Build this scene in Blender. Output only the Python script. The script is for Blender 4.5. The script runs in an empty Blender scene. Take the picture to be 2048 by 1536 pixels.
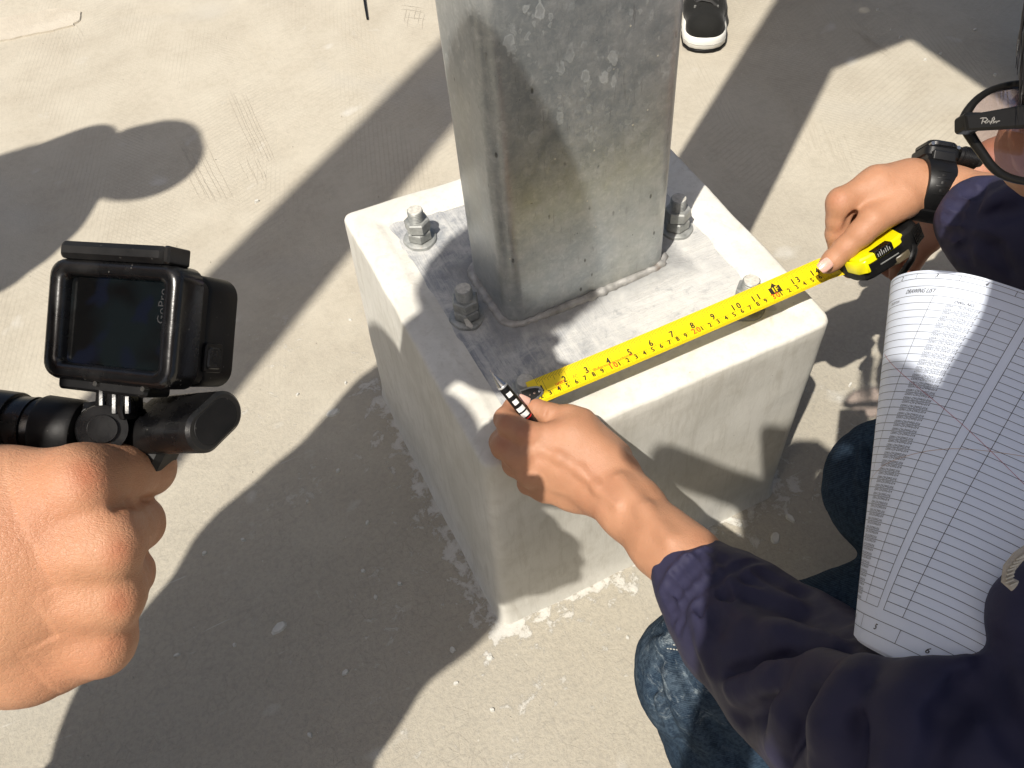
import bpy, bmesh, math, random
import numpy as np
from mathutils import Vector, Matrix

SC = bpy.context.scene
COL = SC.collection
H = 0.375                      # height of the plinth

# ---------------------------------------------------------------- camera
F_PX = 1780.0                  # focal length in pixels of the 2048 px wide photograph
CAM = np.array([-0.2079, -0.5125, 0.7517 + H])
EUL = (0.6576, 0.0717, -0.4576)
cd = bpy.data.cameras.new('camera'); cam = bpy.data.objects.new('camera', cd); COL.objects.link(cam)
cam.location = CAM; cam.rotation_euler = EUL
cd.sensor_fit = 'HORIZONTAL'; cd.sensor_width = 36.0; cd.lens = 36.0*F_PX/2048.0
cd.clip_start = 0.01; cd.clip_end = 400
SC.camera = cam

# ---------------------------------------------------------------- sky and sun
SUN_AZ, SUN_EL = 36.5, 60.0    # direction the light travels towards (from +X, counter-clockwise), elevation
w = bpy.data.worlds.new('World'); SC.world = w; w.use_nodes = True
nt = w.node_tree; bg = nt.nodes['Background']
sky = nt.nodes.new('ShaderNodeTexSky'); sky.sky_type = 'NISHITA'; sky.sun_disc = False
sky.sun_elevation = math.radians(SUN_EL)
sky.sun_rotation = math.radians(90 - (SUN_AZ + 180))
sky.air_density = 1.0; sky.dust_density = 4.0; sky.ozone_density = .4
nt.links.new(sky.outputs[0], bg.inputs[0]); bg.inputs[1].default_value = 0.088
sl = bpy.data.lights.new('sun', 'SUN'); sun = bpy.data.objects.new('sun', sl); COL.objects.link(sun)
sl.energy = 5.0; sl.angle = math.radians(0.55); sl.color = (1.0, 0.94, 0.85)
_a, _e = math.radians(SUN_AZ), math.radians(SUN_EL)
SDIR = np.array([math.cos(_a)*math.cos(_e), math.sin(_a)*math.cos(_e), -math.sin(_e)])
sun.rotation_euler = Vector(SDIR).to_track_quat('-Z', 'Y').to_euler()
sun.location = (-2, -1.5, 4)
SC.view_settings.view_transform = 'Standard'; SC.view_settings.look = 'None'
SC.view_settings.exposure = 0.20; SC.view_settings.gamma = 1.0; SC.view_settings.use_curve_mapping = False

# ---------------------------------------------------------------- points of the place seen from the camera
def _rot(a, b, c):
    ca, sa, cb, sb, cc, sc = math.cos(a), math.sin(a), math.cos(b), math.sin(b), math.cos(c), math.sin(c)
    return np.array([[cc,-sc,0],[sc,cc,0],[0,0,1.]]) @ np.array([[cb,0,sb],[0,1,0],[-sb,0,cb]]) @ np.array([[1,0,0],[0,ca,-sa],[0,sa,ca]])
RM = _rot(*EUL)
def ray(u, v): return RM @ np.array([(u-1024)/F_PX, -(v-768)/F_PX, -1.0])
def at(u, v, d): return CAM + ray(u, v)*d          # d metres in front of the lens
def onz(u, v, z):
    r = ray(u, v); return CAM + r*((z-CAM[2])/r[2])
def V(p): return Vector([float(x) for x in p])

# ---------------------------------------------------------------- node helpers
class NT:
    def __init__(s, name):
        s.m = bpy.data.materials.new(name); s.m.use_nodes = True; s.t = s.m.node_tree
        s.b = s.t.nodes['Principled BSDF']; s.out = s.t.nodes['Material Output']; s._co = None
    def n(s, kind, **kw):
        x = s.t.nodes.new('ShaderNode'+kind)
        for k, v in kw.items(): setattr(x, k, v)
        return x
    def l(s, a, b): s.t.links.new(a, b)
    def co(s, scale=(1,1,1), rot=(0,0,0), loc=(0,0,0), kind='Object'):
        if s._co is None: s._co = s.n('TexCoord')
        m = s.n('Mapping'); m.inputs['Scale'].default_value = scale; m.inputs['Rotation'].default_value = rot; m.inputs['Location'].default_value = loc
        s.l(s._co.outputs[kind], m.inputs[0]); return m.outputs[0]
    def noise(s, scale, detail=4, rough=.55, dist=0, vec=None):
        x = s.n('TexNoise'); x.inputs['Scale'].default_value = scale; x.inputs['Detail'].default_value = detail
        x.inputs['Roughness'].default_value = rough; x.inputs['Distortion'].default_value = dist
        s.l(vec if vec is not None else s.co(), x.inputs['Vector']); return x.outputs['Fac']
    def vor(s, scale, feature='F1', vec=None, out='Distance', rnd=1):
        x = s.n('TexVoronoi', feature=feature); x.inputs['Scale'].default_value = scale; x.inputs['Randomness'].default_value = rnd
        s.l(vec if vec is not None else s.co(), x.inputs['Vector']); return x.outputs[out]
    def ramp(s, fac, stops, interp='LINEAR'):
        x = s.n('ValToRGB'); r = x.color_ramp; r.interpolation = interp
        while len(r.elements) < len(stops): r.elements.new(.5)
        for e, (p, c) in zip(r.elements, stops):
            e.position = p; e.color = (c, c, c, 1) if not hasattr(c, '__len__') else (*c, 1)
        s.l(fac, x.inputs[0]); return x.outputs[0]
    def mix(s, fac, a, b, mode='MIX'):
        x = s.n('Mix', data_type='RGBA', blend_type=mode); x.clamp_factor = True
        for i, v in ((0, fac), (6, a), (7, b)):
            sock = x.inputs[i]
            if hasattr(v, 'links'): s.l(v, sock)
            elif hasattr(v, '__len__'): sock.default_value = (*v, 1)
            else: sock.default_value = v if i == 0 else (v, v, v, 1)
        return x.outputs[2]
    def math(s, op, a, b=None, clamp=False):
        x = s.n('Math', operation=op); x.use_clamp = clamp
        for sock, v in ((x.inputs[0], a), (x.inputs[1], b)):
            if v is None: continue
            if hasattr(v, 'links'): s.l(v, sock)
            else: sock.default_value = v
        return x.outputs[0]
    def bump(s, h, strength=.3, dist=.001, normal=None):
        x = s.n('Bump'); x.inputs['Strength'].default_value = strength; x.inputs['Distance'].default_value = dist
        s.l(h, x.inputs['Height'])
        if normal is not None: s.l(normal, x.inputs['Normal'])
        s.l(x.outputs[0], s.b.inputs['Normal']); return x.outputs[0]
    def set(s, **kw):
        for k, v in kw.items():
            sock = s.b.inputs[k.replace('_', ' ')]
            if hasattr(v, 'links'): s.l(v, sock)
            elif hasattr(v, '__len__') and len(v) == 3 and sock.type == 'RGBA': sock.default_value = (*v, 1)
            else: sock.default_value = v
        return s
def simple(name, col, rough=.5, metal=0, bump=None, var=.12, vscale=60, spec=.5, **kw):
    t = NT(name); n = t.noise(vscale, 3)
    c2 = tuple(min(1, c*(1+var)) for c in col); c1 = tuple(c*(1-var) for c in col)
    t.set(Base_Color=t.ramp(n, [(.3, c1), (.7, c2)]), Roughness=rough, Metallic=metal, Specular_IOR_Level=spec, **kw)
    if bump: t.bump(t.noise(bump[0], 4), bump[1], bump[2])
    return t.m

# ---------------------------------------------------------------- object helpers
def tag(o, label=None, cat=None, group=None, kind=None):
    if label: o['label'] = label
    if cat: o['category'] = cat
    if group: o['group'] = group
    if kind: o['kind'] = kind
    return o
def empty(name, loc, label=None, cat=None, group=None):
    o = bpy.data.objects.new(name, None); COL.objects.link(o); o.location = V(loc); o.empty_display_size = .02
    return tag(o, label, cat, group)
def link(name, me, mats=None, parent=None, smooth=True, angle=None):
    o = bpy.data.objects.new(name, me); COL.objects.link(o)
    if mats is not None:
        for m in (mats if isinstance(mats, (list, tuple)) else [mats]): me.materials.append(m)
    if smooth: me.polygons.foreach_set('use_smooth', [True]*len(me.polygons))
    if angle is not None:
        me.set_sharp_from_angle(angle=math.radians(angle))
    if parent is not None:
        o.parent = parent; o.matrix_parent_inverse = parent_inv(parent)
    return o
def parent_inv(p):
    m = Matrix.Identity(4); q = p; chain = []
    while q is not None: chain.append(q); q = q.parent
    for q in reversed(chain): m = m @ (q.matrix_parent_inverse if q.parent else Matrix.Identity(4)) @ q.matrix_basis
    return m.inverted()
def mesh(name, verts, faces, uv=None):
    me = bpy.data.meshes.new(name)
    me.from_pydata([tuple(map(float, v)) for v in verts], [], [tuple(int(i) for i in f) for f in faces]); me.update(); return me
def np_mesh(name, v, f):
    me = bpy.data.meshes.new(name); n = f.shape[1]
    me.vertices.add(len(v)); me.vertices.foreach_set('co', np.ascontiguousarray(v, dtype=np.float32).ravel())
    me.loops.add(f.size); me.loops.foreach_set('vertex_index', np.ascontiguousarray(f, dtype=np.int32).ravel())
    me.polygons.add(len(f)); me.polygons.foreach_set('loop_start', np.arange(0, f.size, n, dtype=np.int32))
    me.update(calc_edges=True); me.validate(); return me
class MB:
    """collects shapes as one mesh"""
    def __init__(s): s.v = []; s.f = []; s.mi = []
    def add(s, vs, fs, mi=0):
        o = len(s.v); s.v += [tuple(map(float, v)) for v in vs]; s.f += [tuple(i+o for i in f) for f in fs]; s.mi += [mi]*len(fs); return s
    def frame(s, pts, rads, segs=12, cap=True, mi=0, flat=None):
        """tube through pts with radii; flat=(normal, factor) squashes it"""
        pts = [np.array(p, float) for p in pts]; rings = []; up = None
        for i, p in enumerate(pts):
            d = (pts[min(i+1, len(pts)-1)] - pts[max(i-1, 0)]); d /= np.linalg.norm(d)+1e-12
            if up is None:
                up = np.array([0,0,1.]) if abs(d[2]) < .9 else np.array([1.,0,0])
            a = up - d*(up@d); a /= np.linalg.norm(a)+1e-12; up = a; b = np.cross(d, a)
            r = rads[i] if hasattr(rads, '__len__') else rads
            ring = []
            for k in range(segs):
                t = 2*math.pi*k/segs; off = a*math.cos(t)*r + b*math.sin(t)*r
                if flat is not None:
                    n = np.array(flat[0], float); n = n/np.linalg.norm(n); off = off - n*(off@n)*(1-flat[1])
                ring.append(p+off)
            rings.append(ring)
        vs = [v for r in rings for v in r]; fs = []
        for i in range(len(rings)-1):
            for k in range(segs):
                k2 = (k+1) % segs; fs.append((i*segs+k, i*segs+k2, (i+1)*segs+k2, (i+1)*segs+k))
        if cap:
            fs.append(tuple(range(segs))[::-1]); fs.append(tuple((len(rings)-1)*segs+k for k in range(segs)))
        return s.add(vs, fs, mi)
    def prism(s, poly, o, ax, ay, az, h0, h1, bev=0, mi=0):
        """polygon [(x,y)] in the frame (ax,ay), extruded along az from h0 to h1, edges bevelled by bev"""
        o, ax, ay, az = (np.array(q, float) for q in (o, ax, ay, az)); n = len(poly)
        c = np.mean(np.array(poly), 0)
        def lvl(sh, h):
            out = []
            for i, p in enumerate(poly):
                p = np.array(p)
                if sh:
                    a = np.array(poly[i-1])-p; b = np.array(poly[(i+1) % n])-p
                    a = a/(np.linalg.norm(a)+1e-12); b = b/(np.linalg.norm(b)+1e-12); m = a+b; L = np.linalg.norm(m)
                    m = m/L if L > 1e-3 else (c-p)/np.linalg.norm(c-p)
                    if m @ (c-p) < 0: m = -m
                    p = p + m*sh
                out.append(o + ax*p[0] + ay*p[1] + az*h)
            return out
        L = [lvl(bev, h0), lvl(0, h0+bev), lvl(0, h1-bev), lvl(bev, h1)] if bev else [lvl(0, h0), lvl(0, h1)]
        vs = [v for l in L for v in l]; fs = []
        for i in range(len(L)-1):
            for k in range(n): k2 = (k+1) % n; fs.append((i*n+k, i*n+k2, (i+1)*n+k2, (i+1)*n+k))
        fs.append(tuple(range(n))[::-1]); fs.append(tuple((len(L)-1)*n+k for k in range(n)))
        return s.add(vs, fs, mi)
    def build(s, name, mats, parent=None, smooth=True, angle=35, **kw):
        me = mesh(name, s.v, s.f)
        o = link(name, me, mats, parent, smooth, angle)
        me.polygons.foreach_set('material_index', s.mi)
        bm = bmesh.new(); bm.from_mesh(me); bmesh.ops.recalc_face_normals(bm, faces=bm.faces); bm.to_mesh(me); bm.free()
        return tag(o, **kw)
def rrect(w, h, r, n=5):
    out = []
    for cx, cy, a0 in ((w/2-r, h/2-r, 0), (-w/2+r, h/2-r, 90), (-w/2+r, -h/2+r, 180), (w/2-r, -h/2+r, 270)):
        for k in range(n+1):
            a = math.radians(a0+90*k/n); out.append((cx+r*math.cos(a), cy+r*math.sin(a)))
    return out

# ---------------------------------------------------------------- value noise in numpy, for shapes
_rng = np.random.default_rng(7); _PT = _rng.random(4096)
def vnoise(p, scale, seed=0, oct=3):
    p = np.asarray(p, float)*scale + seed*17.3; tot = 0; amp = 1; norm = 0
    for o in range(oct):
        i = np.floor(p).astype(np.int64); f = p-i; f = f*f*(3-2*f); r = 0
        for dx in (0,1):
            for dy in (0,1):
                for dz in (0,1):
                    h = ((i[...,0]+dx)*73856093 ^ (i[...,1]+dy)*19349663 ^ (i[...,2]+dz)*83492791) & 4095
                    r = r + _PT[h]*(f[...,0] if dx else 1-f[...,0])*(f[...,1] if dy else 1-f[...,1])*(f[...,2] if dz else 1-f[...,2])
        tot = tot + r*amp; norm += amp; amp *= .5; p = p*2.03
    return tot/norm - .5

# ---------------------------------------------------------------- blended solids -> one continuous surface
def sdf_mesh(prims, vox, k=.01, noise=None):
    """prims: (a, b, ra, rb, options); options: k blend, n/s flatten direction and factor, op 'sub' carves"""
    P = []
    for q in prims:
        a, b, ra, rb = np.array(q[0], float), np.array(q[1], float), q[2], q[3]; P.append((a, b, ra, rb, q[4] if len(q) > 4 else {}))
    adds = [q for q in P if q[4].get('op') != 'sub']
    lo = np.min([np.minimum(q[0]-q[2], q[1]-q[3]) for q in adds], 0) - 4*vox
    hi = np.max([np.maximum(q[0]+q[2], q[1]+q[3]) for q in adds], 0) + 4*vox
    n = np.ceil((hi-lo)/vox).astype(int)+1
    D = np.full(n, .05, np.float32)
    ax = [lo[i]+vox*np.arange(n[i]) for i in range(3)]
    for a, b, ra, rb, o in P:
        kk = o.get('k', k); R = max(ra, rb)+kk+3*vox
        i0 = np.maximum(np.floor((np.minimum(a, b)-R-lo)/vox).astype(int), 0); i1 = np.minimum(np.ceil((np.maximum(a, b)+R-lo)/vox).astype(int)+1, n)
        if np.any(i1 <= i0): continue
        X = ax[0][i0[0]:i1[0], None, None]-a[0]; Y = ax[1][None, i0[1]:i1[1], None]-a[1]; Z = ax[2][None, None, i0[2]:i1[2]]-a[2]
        X, Y, Z = np.broadcast_arrays(X, Y, Z); s_ = o.get('s', 1.0); ba = b-a
        if s_ != 1.0:
            nn = np.array(o['n'], float); nn /= np.linalg.norm(nn)
            dn = (X*nn[0]+Y*nn[1]+Z*nn[2])*(s_-1); X = X+dn*nn[0]; Y = Y+dn*nn[1]; Z = Z+dn*nn[2]
            ba = ba + nn*(ba@nn)*(s_-1)
        L = ba@ba
        t = np.clip((X*ba[0]+Y*ba[1]+Z*ba[2])/L, 0, 1) if L > 1e-12 else np.zeros(X.shape)
        t2 = t
        d = np.sqrt((X-t*ba[0])**2+(Y-t*ba[1])**2+(Z-t*ba[2])**2) - (ra+(rb-ra)*t2)
        if s_ > 1: d = d/ (1+(s_-1)*.5)
        S = D[i0[0]:i1[0], i0[1]:i1[1], i0[2]:i1[2]]
        if o.get('op') == 'sub':
            h = np.maximum(kk-np.abs(-d-S), 0)/kk; S[...] = np.maximum(-d, S)+h*h*kk*.25
        else:
            h = np.maximum(kk-np.abs(d-S), 0)/kk; S[...] = np.minimum(d, S)-h*h*kk*.25
    ins = D < 0
    # surface nets
    c = [ins[:-1,:-1,:-1], ins[1:,:-1,:-1], ins[:-1,1:,:-1], ins[1:,1:,:-1], ins[:-1,:-1,1:], ins[1:,:-1,1:], ins[:-1,1:,1:], ins[1:,1:,1:]]
    cnt = sum(x.astype(np.int8) for x in c); act = (cnt > 0) & (cnt < 8)
    idx = np.full(act.shape, -1, np.int64); I = np.argwhere(act); idx[act] = np.arange(len(I))
    offs = np.array([[0,0,0],[1,0,0],[0,1,0],[1,1,0],[0,0,1],[1,0,1],[0,1,1],[1,1,1]])
    dv = np.stack([D[I[:,0]+o[0], I[:,1]+o[1], I[:,2]+o[2]] for o in offs], 1).astype(float)
    acc = np.zeros((len(I), 3)); num = np.zeros(len(I))
    for e0, e1 in ((0,1),(2,3),(4,5),(6,7),(0,2),(1,3),(4,6),(5,7),(0,4),(1,5),(2,6),(3,7)):
        a_, b_ = dv[:, e0], dv[:, e1]; m = (a_ < 0) != (b_ < 0); t = np.where(m, a_/np.where(m, a_-b_, 1), 0)
        acc += np.where(m[:, None], offs[e0]+(offs[e1]-offs[e0])*t[:, None], 0); num += m
    verts = lo + (I + acc/num[:, None])*vox
    F = []
    for axi in range(3):
        sl0 = [slice(None)]*3; sl1 = [slice(None)]*3; sl0[axi] = slice(0, -1); sl1[axi] = slice(1, None)
        A, B = ins[tuple(sl0)], ins[tuple(sl1)]
        E = np.argwhere(A != B); o1, o2 = [(1,2),(2,0),(0,1)][axi]
        E = E[(E[:, o1] > 0) & (E[:, o2] > 0) & (E[:, o1] < n[o1]-1) & (E[:, o2] < n[o2]-1)]
        u1 = np.zeros(3, int); u1[o1] = 1; u2 = np.zeros(3, int); u2[o2] = 1
        q = [idx[tuple((E-x).T)] for x in (u1+u2, u2, 0*u1, u1)]
        f = np.stack(q, 1); flip = ~A[tuple(E.T)]; f[flip] = f[flip][:, ::-1]; F.append(f)
    F = np.concatenate(F)
    if noise is not None:
        verts = verts + noise(verts, _vn(verts, F))
    return verts, F
def _vn(v, f):
    a, b, c, d = (v[f[:, i]] for i in range(4)); nn = np.cross(c-a, d-b)
    N = np.zeros_like(v)
    for i in range(4): np.add.at(N, f[:, i], nn)
    return N/(np.linalg.norm(N, axis=1, keepdims=True)+1e-12)
def surf_depth(prims, u, v, d0=.3, d1=1.3, k=.02):
    """depth at which the view ray of a pixel first meets the plain union of the solids"""
    d = d0; r = ray(u, v); L = np.linalg.norm(r)
    for _ in range(60):
        p = CAM+r*d; m = .05
        for q in prims:
            a, b_, ra, rb = q[:4]; kk = q[4].get('k', k) if len(q) > 4 else k
            a = np.asarray(a); ba = np.asarray(b_)-a; pa_ = p-a; s_ = q[4].get('s', 1.0) if len(q) > 4 else 1.0
            if s_ != 1.0: nn = np.asarray(q[4]['n'], float); nn = nn/np.linalg.norm(nn); pa_ = pa_+nn*(pa_@nn)*(s_-1); ba = ba+nn*(ba@nn)*(s_-1)
            t = min(1, max(0, pa_@ba/(ba@ba+1e-12))); e = np.linalg.norm(pa_-ba*t)-(ra+(rb-ra)*t)
            if s_ > 1: e /= 1+(s_-1)*.5
            hh = max(kk-abs(e-m), 0)/kk; m = min(e, m)-hh*hh*kk*.25
        if m < .0004: return d
        d += m/L*.9
        if d > d1: return None
    return d
def join_np(parts):
    vs, fs, o = [], [], 0
    for v, f in parts: vs.append(v); fs.append(f+o); o += len(v)
    return np.concatenate(vs), np.concatenate(fs)
# ================================================================ GROUND
def smooth01(t): t = np.clip(t, 0, 1); return t*t*(3-2*t)
def mat_ground():
    t = NT('concrete_floor')
    big = t.noise(1.3, 4, .5); mid = t.noise(9, 5, .6); fine = t.noise(160, 4, .7); spk = t.noise(420, 2, .6)
    base = t.mix(t.ramp(big, [(.3, 0), (.7, 1)]), (.385, .345, .275), (.46, .42, .338))
    n6 = t.noise(70, 5, .7); base = t.mix(t.ramp(n6, [(.42, .35), (.55, 0)]), base, (.33, .30, .24))
    base = t.mix(t.ramp(mid, [(.35, 0), (.7, .6)]), base, (.49, .455, .375))
    # rougher, greyer crust towards the front left and round the plinth
    geo = t.co(loc=(.45, .25, 0)); L = t.n('VectorMath', operation='LENGTH'); t.l(geo, L.inputs[0])
    L2 = t.n('VectorMath', operation='LENGTH'); t.l(t.co(loc=(-.25, .25, 0)), L2.inputs[0])
    near = t.math('MINIMUM', L.outputs['Value'], L2.outputs['Value'])
    near = t.math('ADD', near, t.math('MULTIPLY', t.math('SUBTRACT', mid, .5), .5))
    rough_m = t.ramp(near, [(.45, 1), (.95, 0)])
    base = t.mix(t.math('MULTIPLY', rough_m, .55), base, (.335, .308, .252))
    base = t.mix(t.math('MULTIPLY', rough_m, t.ramp(fine, [(.45, 0), (.62, .4)])), base, (.27, .255, .22))
    # crazing
    dvec = t.co(); nz = t.n('TexNoise'); nz.inputs['Scale'].default_value = 30; t.l(dvec, nz.inputs['Vector'])
    vm = t.n('VectorMath', operation='MULTIPLY_ADD'); t.l(nz.outputs['Color'], vm.inputs[0]); vm.inputs[1].default_value = (.012,)*3; t.l(dvec, vm.inputs[2])
    cr = t.vor(58, 'DISTANCE_TO_EDGE', vm.outputs[0]); cr2 = t.vor(24, 'DISTANCE_TO_EDGE', vm.outputs[0])
    crk = t.math('MULTIPLY', t.ramp(cr, [(.0, 1), (.07, 0)]), t.math('MULTIPLY', rough_m, t.ramp(t.noise(14), [(.45, 0), (.6, 1)])))
    base = t.mix(t.math('MULTIPLY', crk, .2), base, (.2, .185, .155))
    # combed trowel lines in streaks
    def comb(rz, sc, msc, seed):
        wv = t.n('TexWave', wave_type='BANDS', bands_direction='X'); wv.inputs['Scale'].default_value = sc; wv.inputs['Distortion'].default_value = .8; wv.inputs['Detail'].default_value = 1
        wv.inputs['Detail Scale'].default_value = 2
        t.l(t.co(rot=(0, 0, math.radians(rz))), wv.inputs['Vector'])
        m = t.ramp(t.noise(1.0, 2, .5, 0, t.co(scale=(msc, msc*.35, 1), rot=(0, 0, math.radians(rz)), loc=(seed, seed, 0))), [(.5, 0), (.62, 1)])
        return t.math('MULTIPLY', t.ramp(wv.outputs['Fac'], [(.0, 1), (.35, 0)]), m)
    c1 = comb(18, 34, 5, 1.3); c2 = comb(-33, 40, 4, 7.7); c3 = comb(72, 28, 4, 3.1)
    combs = t.math('MAXIMUM', t.math('MAXIMUM', c1, c2), c3)
    combs = t.math('MULTIPLY', combs, t.math('SUBTRACT', 1.0, rough_m))
    base = t.mix(t.math('MULTIPLY', combs, .22), base, (.28, .255, .21))
    # dark grit and pale specks
    base = t.mix(t.ramp(t.vor(85, 'F1'), [(.0, .75), (.045, 0)]), base, (.13, .12, .1))
    base = t.mix(t.ramp(t.vor(33, 'F1', t.co(loc=(3, 1, 0))), [(.0, .9), (.05, .0)]), base, (.6, .58, .52))
    # faint blue grey damp stains
    st = t.ramp(t.noise(2.2, 3, .5, .6, t.co(loc=(5, 2, 0))), [(.56, 0), (.7, 1)])
    base = t.mix(t.math('MULTIPLY', st, .35), base, (.37, .36, .33))
    bl = t.ramp(t.noise(11, 3, .45, .2, t.co(loc=(9, 4, 0))), [(.66, 0), (.74, .5)]); base = t.mix(bl, base, (.55, .54, .50))
    sc1 = t.ramp(t.noise(1, 3, .6, .6, t.co(scale=(9, 95, 1), rot=(0, 0, .9))), [(.69, 0), (.74, .5)]); base = t.mix(t.math('MULTIPLY', sc1, rough_m), base, (.52, .50, .45))
    # lime wash splashed round the plinth
    bx = t.n('SeparateXYZ'); t.l(t.co(loc=(-.137, -.17, 0)), bx.inputs[0])
    dx = t.math('SUBTRACT', t.math('ABSOLUTE', bx.outputs[0]), .222); dy = t.math('SUBTRACT', t.math('ABSOLUTE', bx.outputs[1]), .222)
    dd = t.math('MAXIMUM', dx, dy)
    spl = t.noise(42, 7, .72, .35); spl2 = t.noise(9, 3, .6, .5, t.co(loc=(2, 7, 0)))
    edge = t.math('SUBTRACT', t.math('MULTIPLY', t.math('SUBTRACT', spl, .43), .30), dd)
    m1 = t.ramp(edge, [(.0, 0), (.012, .75), (.04, 1)])
    far = t.math('MULTIPLY', t.ramp(dd, [(.06, 1), (.34, 0)]), t.ramp(t.math('ADD', spl, t.math('MULTIPLY', spl2, .45)), [(.84, 0), (.90, .8)]))
    m = t.math('MAXIMUM', m1, far)
    base = t.mix(t.math('MULTIPLY', m, .62), base, (.64, .635, .60))
    t.set(Base_Color=base, Roughness=t.ramp(mid, [(.3, .8), (.7, .95)]), Specular_IOR_Level=.25)
    h = t.math('ADD', t.math('MULTIPLY', fine, .5), t.math('MULTIPLY', mid, .25))
    h = t.math('ADD', h, t.math('MULTIPLY', t.math('MULTIPLY', fine, rough_m), .9))
    h = t.math('SUBTRACT', h, t.math('MULTIPLY', crk, .2))
    h = t.math('SUBTRACT', h, t.math('MULTIPLY', combs, .14))
    h = t.math('ADD', h, t.math('MULTIPLY', m, .8))
    h = t.math('ADD', h, t.math('MULTIPLY', spk, .25))
    h = t.math('ADD', h, t.math('MULTIPLY', n6, .5)); t.bump(h, .6, .0022)
    return t.m
# one sheet: fine near the plinth, wide to the horizon
_g = [-120, -40, -12, -4] + list(np.arange(-2, 3.01, .1)) + [4, 12, 40, 120]
gx, gy = np.meshgrid(_g, _g, indexing='ij'); gz = vnoise(np.stack([gx, gy, 0*gx], -1), 2.3, 1)*.002*np.exp(-(gx**2+gy**2)/9)
n_ = len(_g); gv = np.stack([gx, gy, gz-.0005], -1).reshape(-1, 3)
gi = np.arange(n_*n_).reshape(n_, n_); gf = np.stack([gi[:-1,:-1], gi[1:,:-1], gi[1:,1:], gi[:-1,1:]], -1).reshape(-1, 4)
ground = link('ground', np_mesh('ground', gv, gf), mat_ground()); tag(ground, 'beige trowelled concrete floor with lime splashes round the white plinth', kind='structure')

# old screed patch and the cast edge strip beyond
def mat_patch():
    t = NT('screed_patch'); n = t.noise(60, 5, .7); n2 = t.noise(12, 4)
    t.set(Base_Color=t.mix(t.ramp(n2, [(.3, 0), (.7, 1)]), (.42, .375, .30), (.50, .455, .375)), Roughness=.9, Specular_IOR_Level=.2)
    t.bump(t.math('ADD', n, n2), .8, .003); return t.m
M_PATCH = mat_patch()
def flat_blob(name, px, h, m, wob=6, **kw):
    pts = [onz(u, v, 0)[:2] for u, v in px]; c = np.mean(pts, 0); N = 14
    out = []
    for i, p in enumerate(pts):
        q = pts[(i+1) % len(pts)]
        for k in range(4):
            s = p+(q-p)*k/4; s = s + (s-c)*vnoise(np.array([s[0], s[1], 3.]), 60, 2, 2)*.25; out.append(s)
    n = len(out); vs = [(p[0], p[1], -.001) for p in out] + [(c[0]+(p[0]-c[0])*.985, c[1]+(p[1]-c[1])*.985, h) for p in out] + [(c[0], c[1], h)]
    fs = [(i, (i+1) % n, n+(i+1) % n, n+i) for i in range(n)] + [(n+i, n+(i+1) % n, 2*n) for i in range(n)]
    return tag(link(name, mesh(name, vs, fs), m, smooth=False), **kw)
flat_blob('screed_patch', [(-120, 60), (0, 38), (60, 28), (120, 18), (158, 22), (163, 38), (150, 52), (90, 66), (30, 78), (0, 82), (-120, 100)], .0035, M_PATCH,
          label='pale raised tongue of screed on the floor in the top left corner', cat='screed patch')

# ================================================================ PLINTH
def mat_plinth(top=False):
    t = NT('lime_washed_top' if top else 'lime_washed_render')
    n1 = t.noise(7, 4, .6); n2 = t.noise(45, 5, .65); n3 = t.noise(240, 3, .6)
    base = t.mix(t.ramp(n1, [(.3, 0), (.7, 1)]), (.60, .585, .525), (.72, .705, .65))
    base = t.mix(t.ramp(n2, [(.5, 0), (.75, .5)]), base, (.50, .475, .41))
    # brushed dabs and drips
    dr = t.noise(1, 3, .6, 1.5, t.co(scale=(38, 38, 6))); base = t.mix(t.ramp(dr, [(.58, 0), (.68, .28)]), base, (.44, .41, .34))
    pit = t.vor(46, 'F1'); pm = t.ramp(pit, [(.0, 1), (.035, 0)])
    base = t.mix(t.math('MULTIPLY', pm, .85), base, (.12, .11, .1))
    h = t.math('ADD', t.math('MULTIPLY', n2, .4), t.math('MULTIPLY', n3, .25))
    h = t.math('SUBTRACT', h, t.math('MULTIPLY', pm, 1.0)); h = t.math('ADD', h, t.math('MULTIPLY', dr, .15))
    br = t.noise(1, 5, .75, .3, t.co(scale=(120, 120, 14), rot=(.2, .3, .4))); h = t.math('ADD', h, t.math('MULTIPLY', br, .15)); base = t.mix(t.ramp(br, [(.35, .30), (.5, 0)]), base, (.44, .42, .36))
    cl = t.noise(3.2, 4, .6, .8, t.co(loc=(2, 2, 2))); base = t.mix(t.ramp(cl, [(.52, 0), (.62, .35)]), base, (.47, .455, .40))
    t.set(Base_Color=base, Roughness=.75, Specular_IOR_Level=.3); t.bump(h, .55, .0016)
    return t.m
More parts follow.
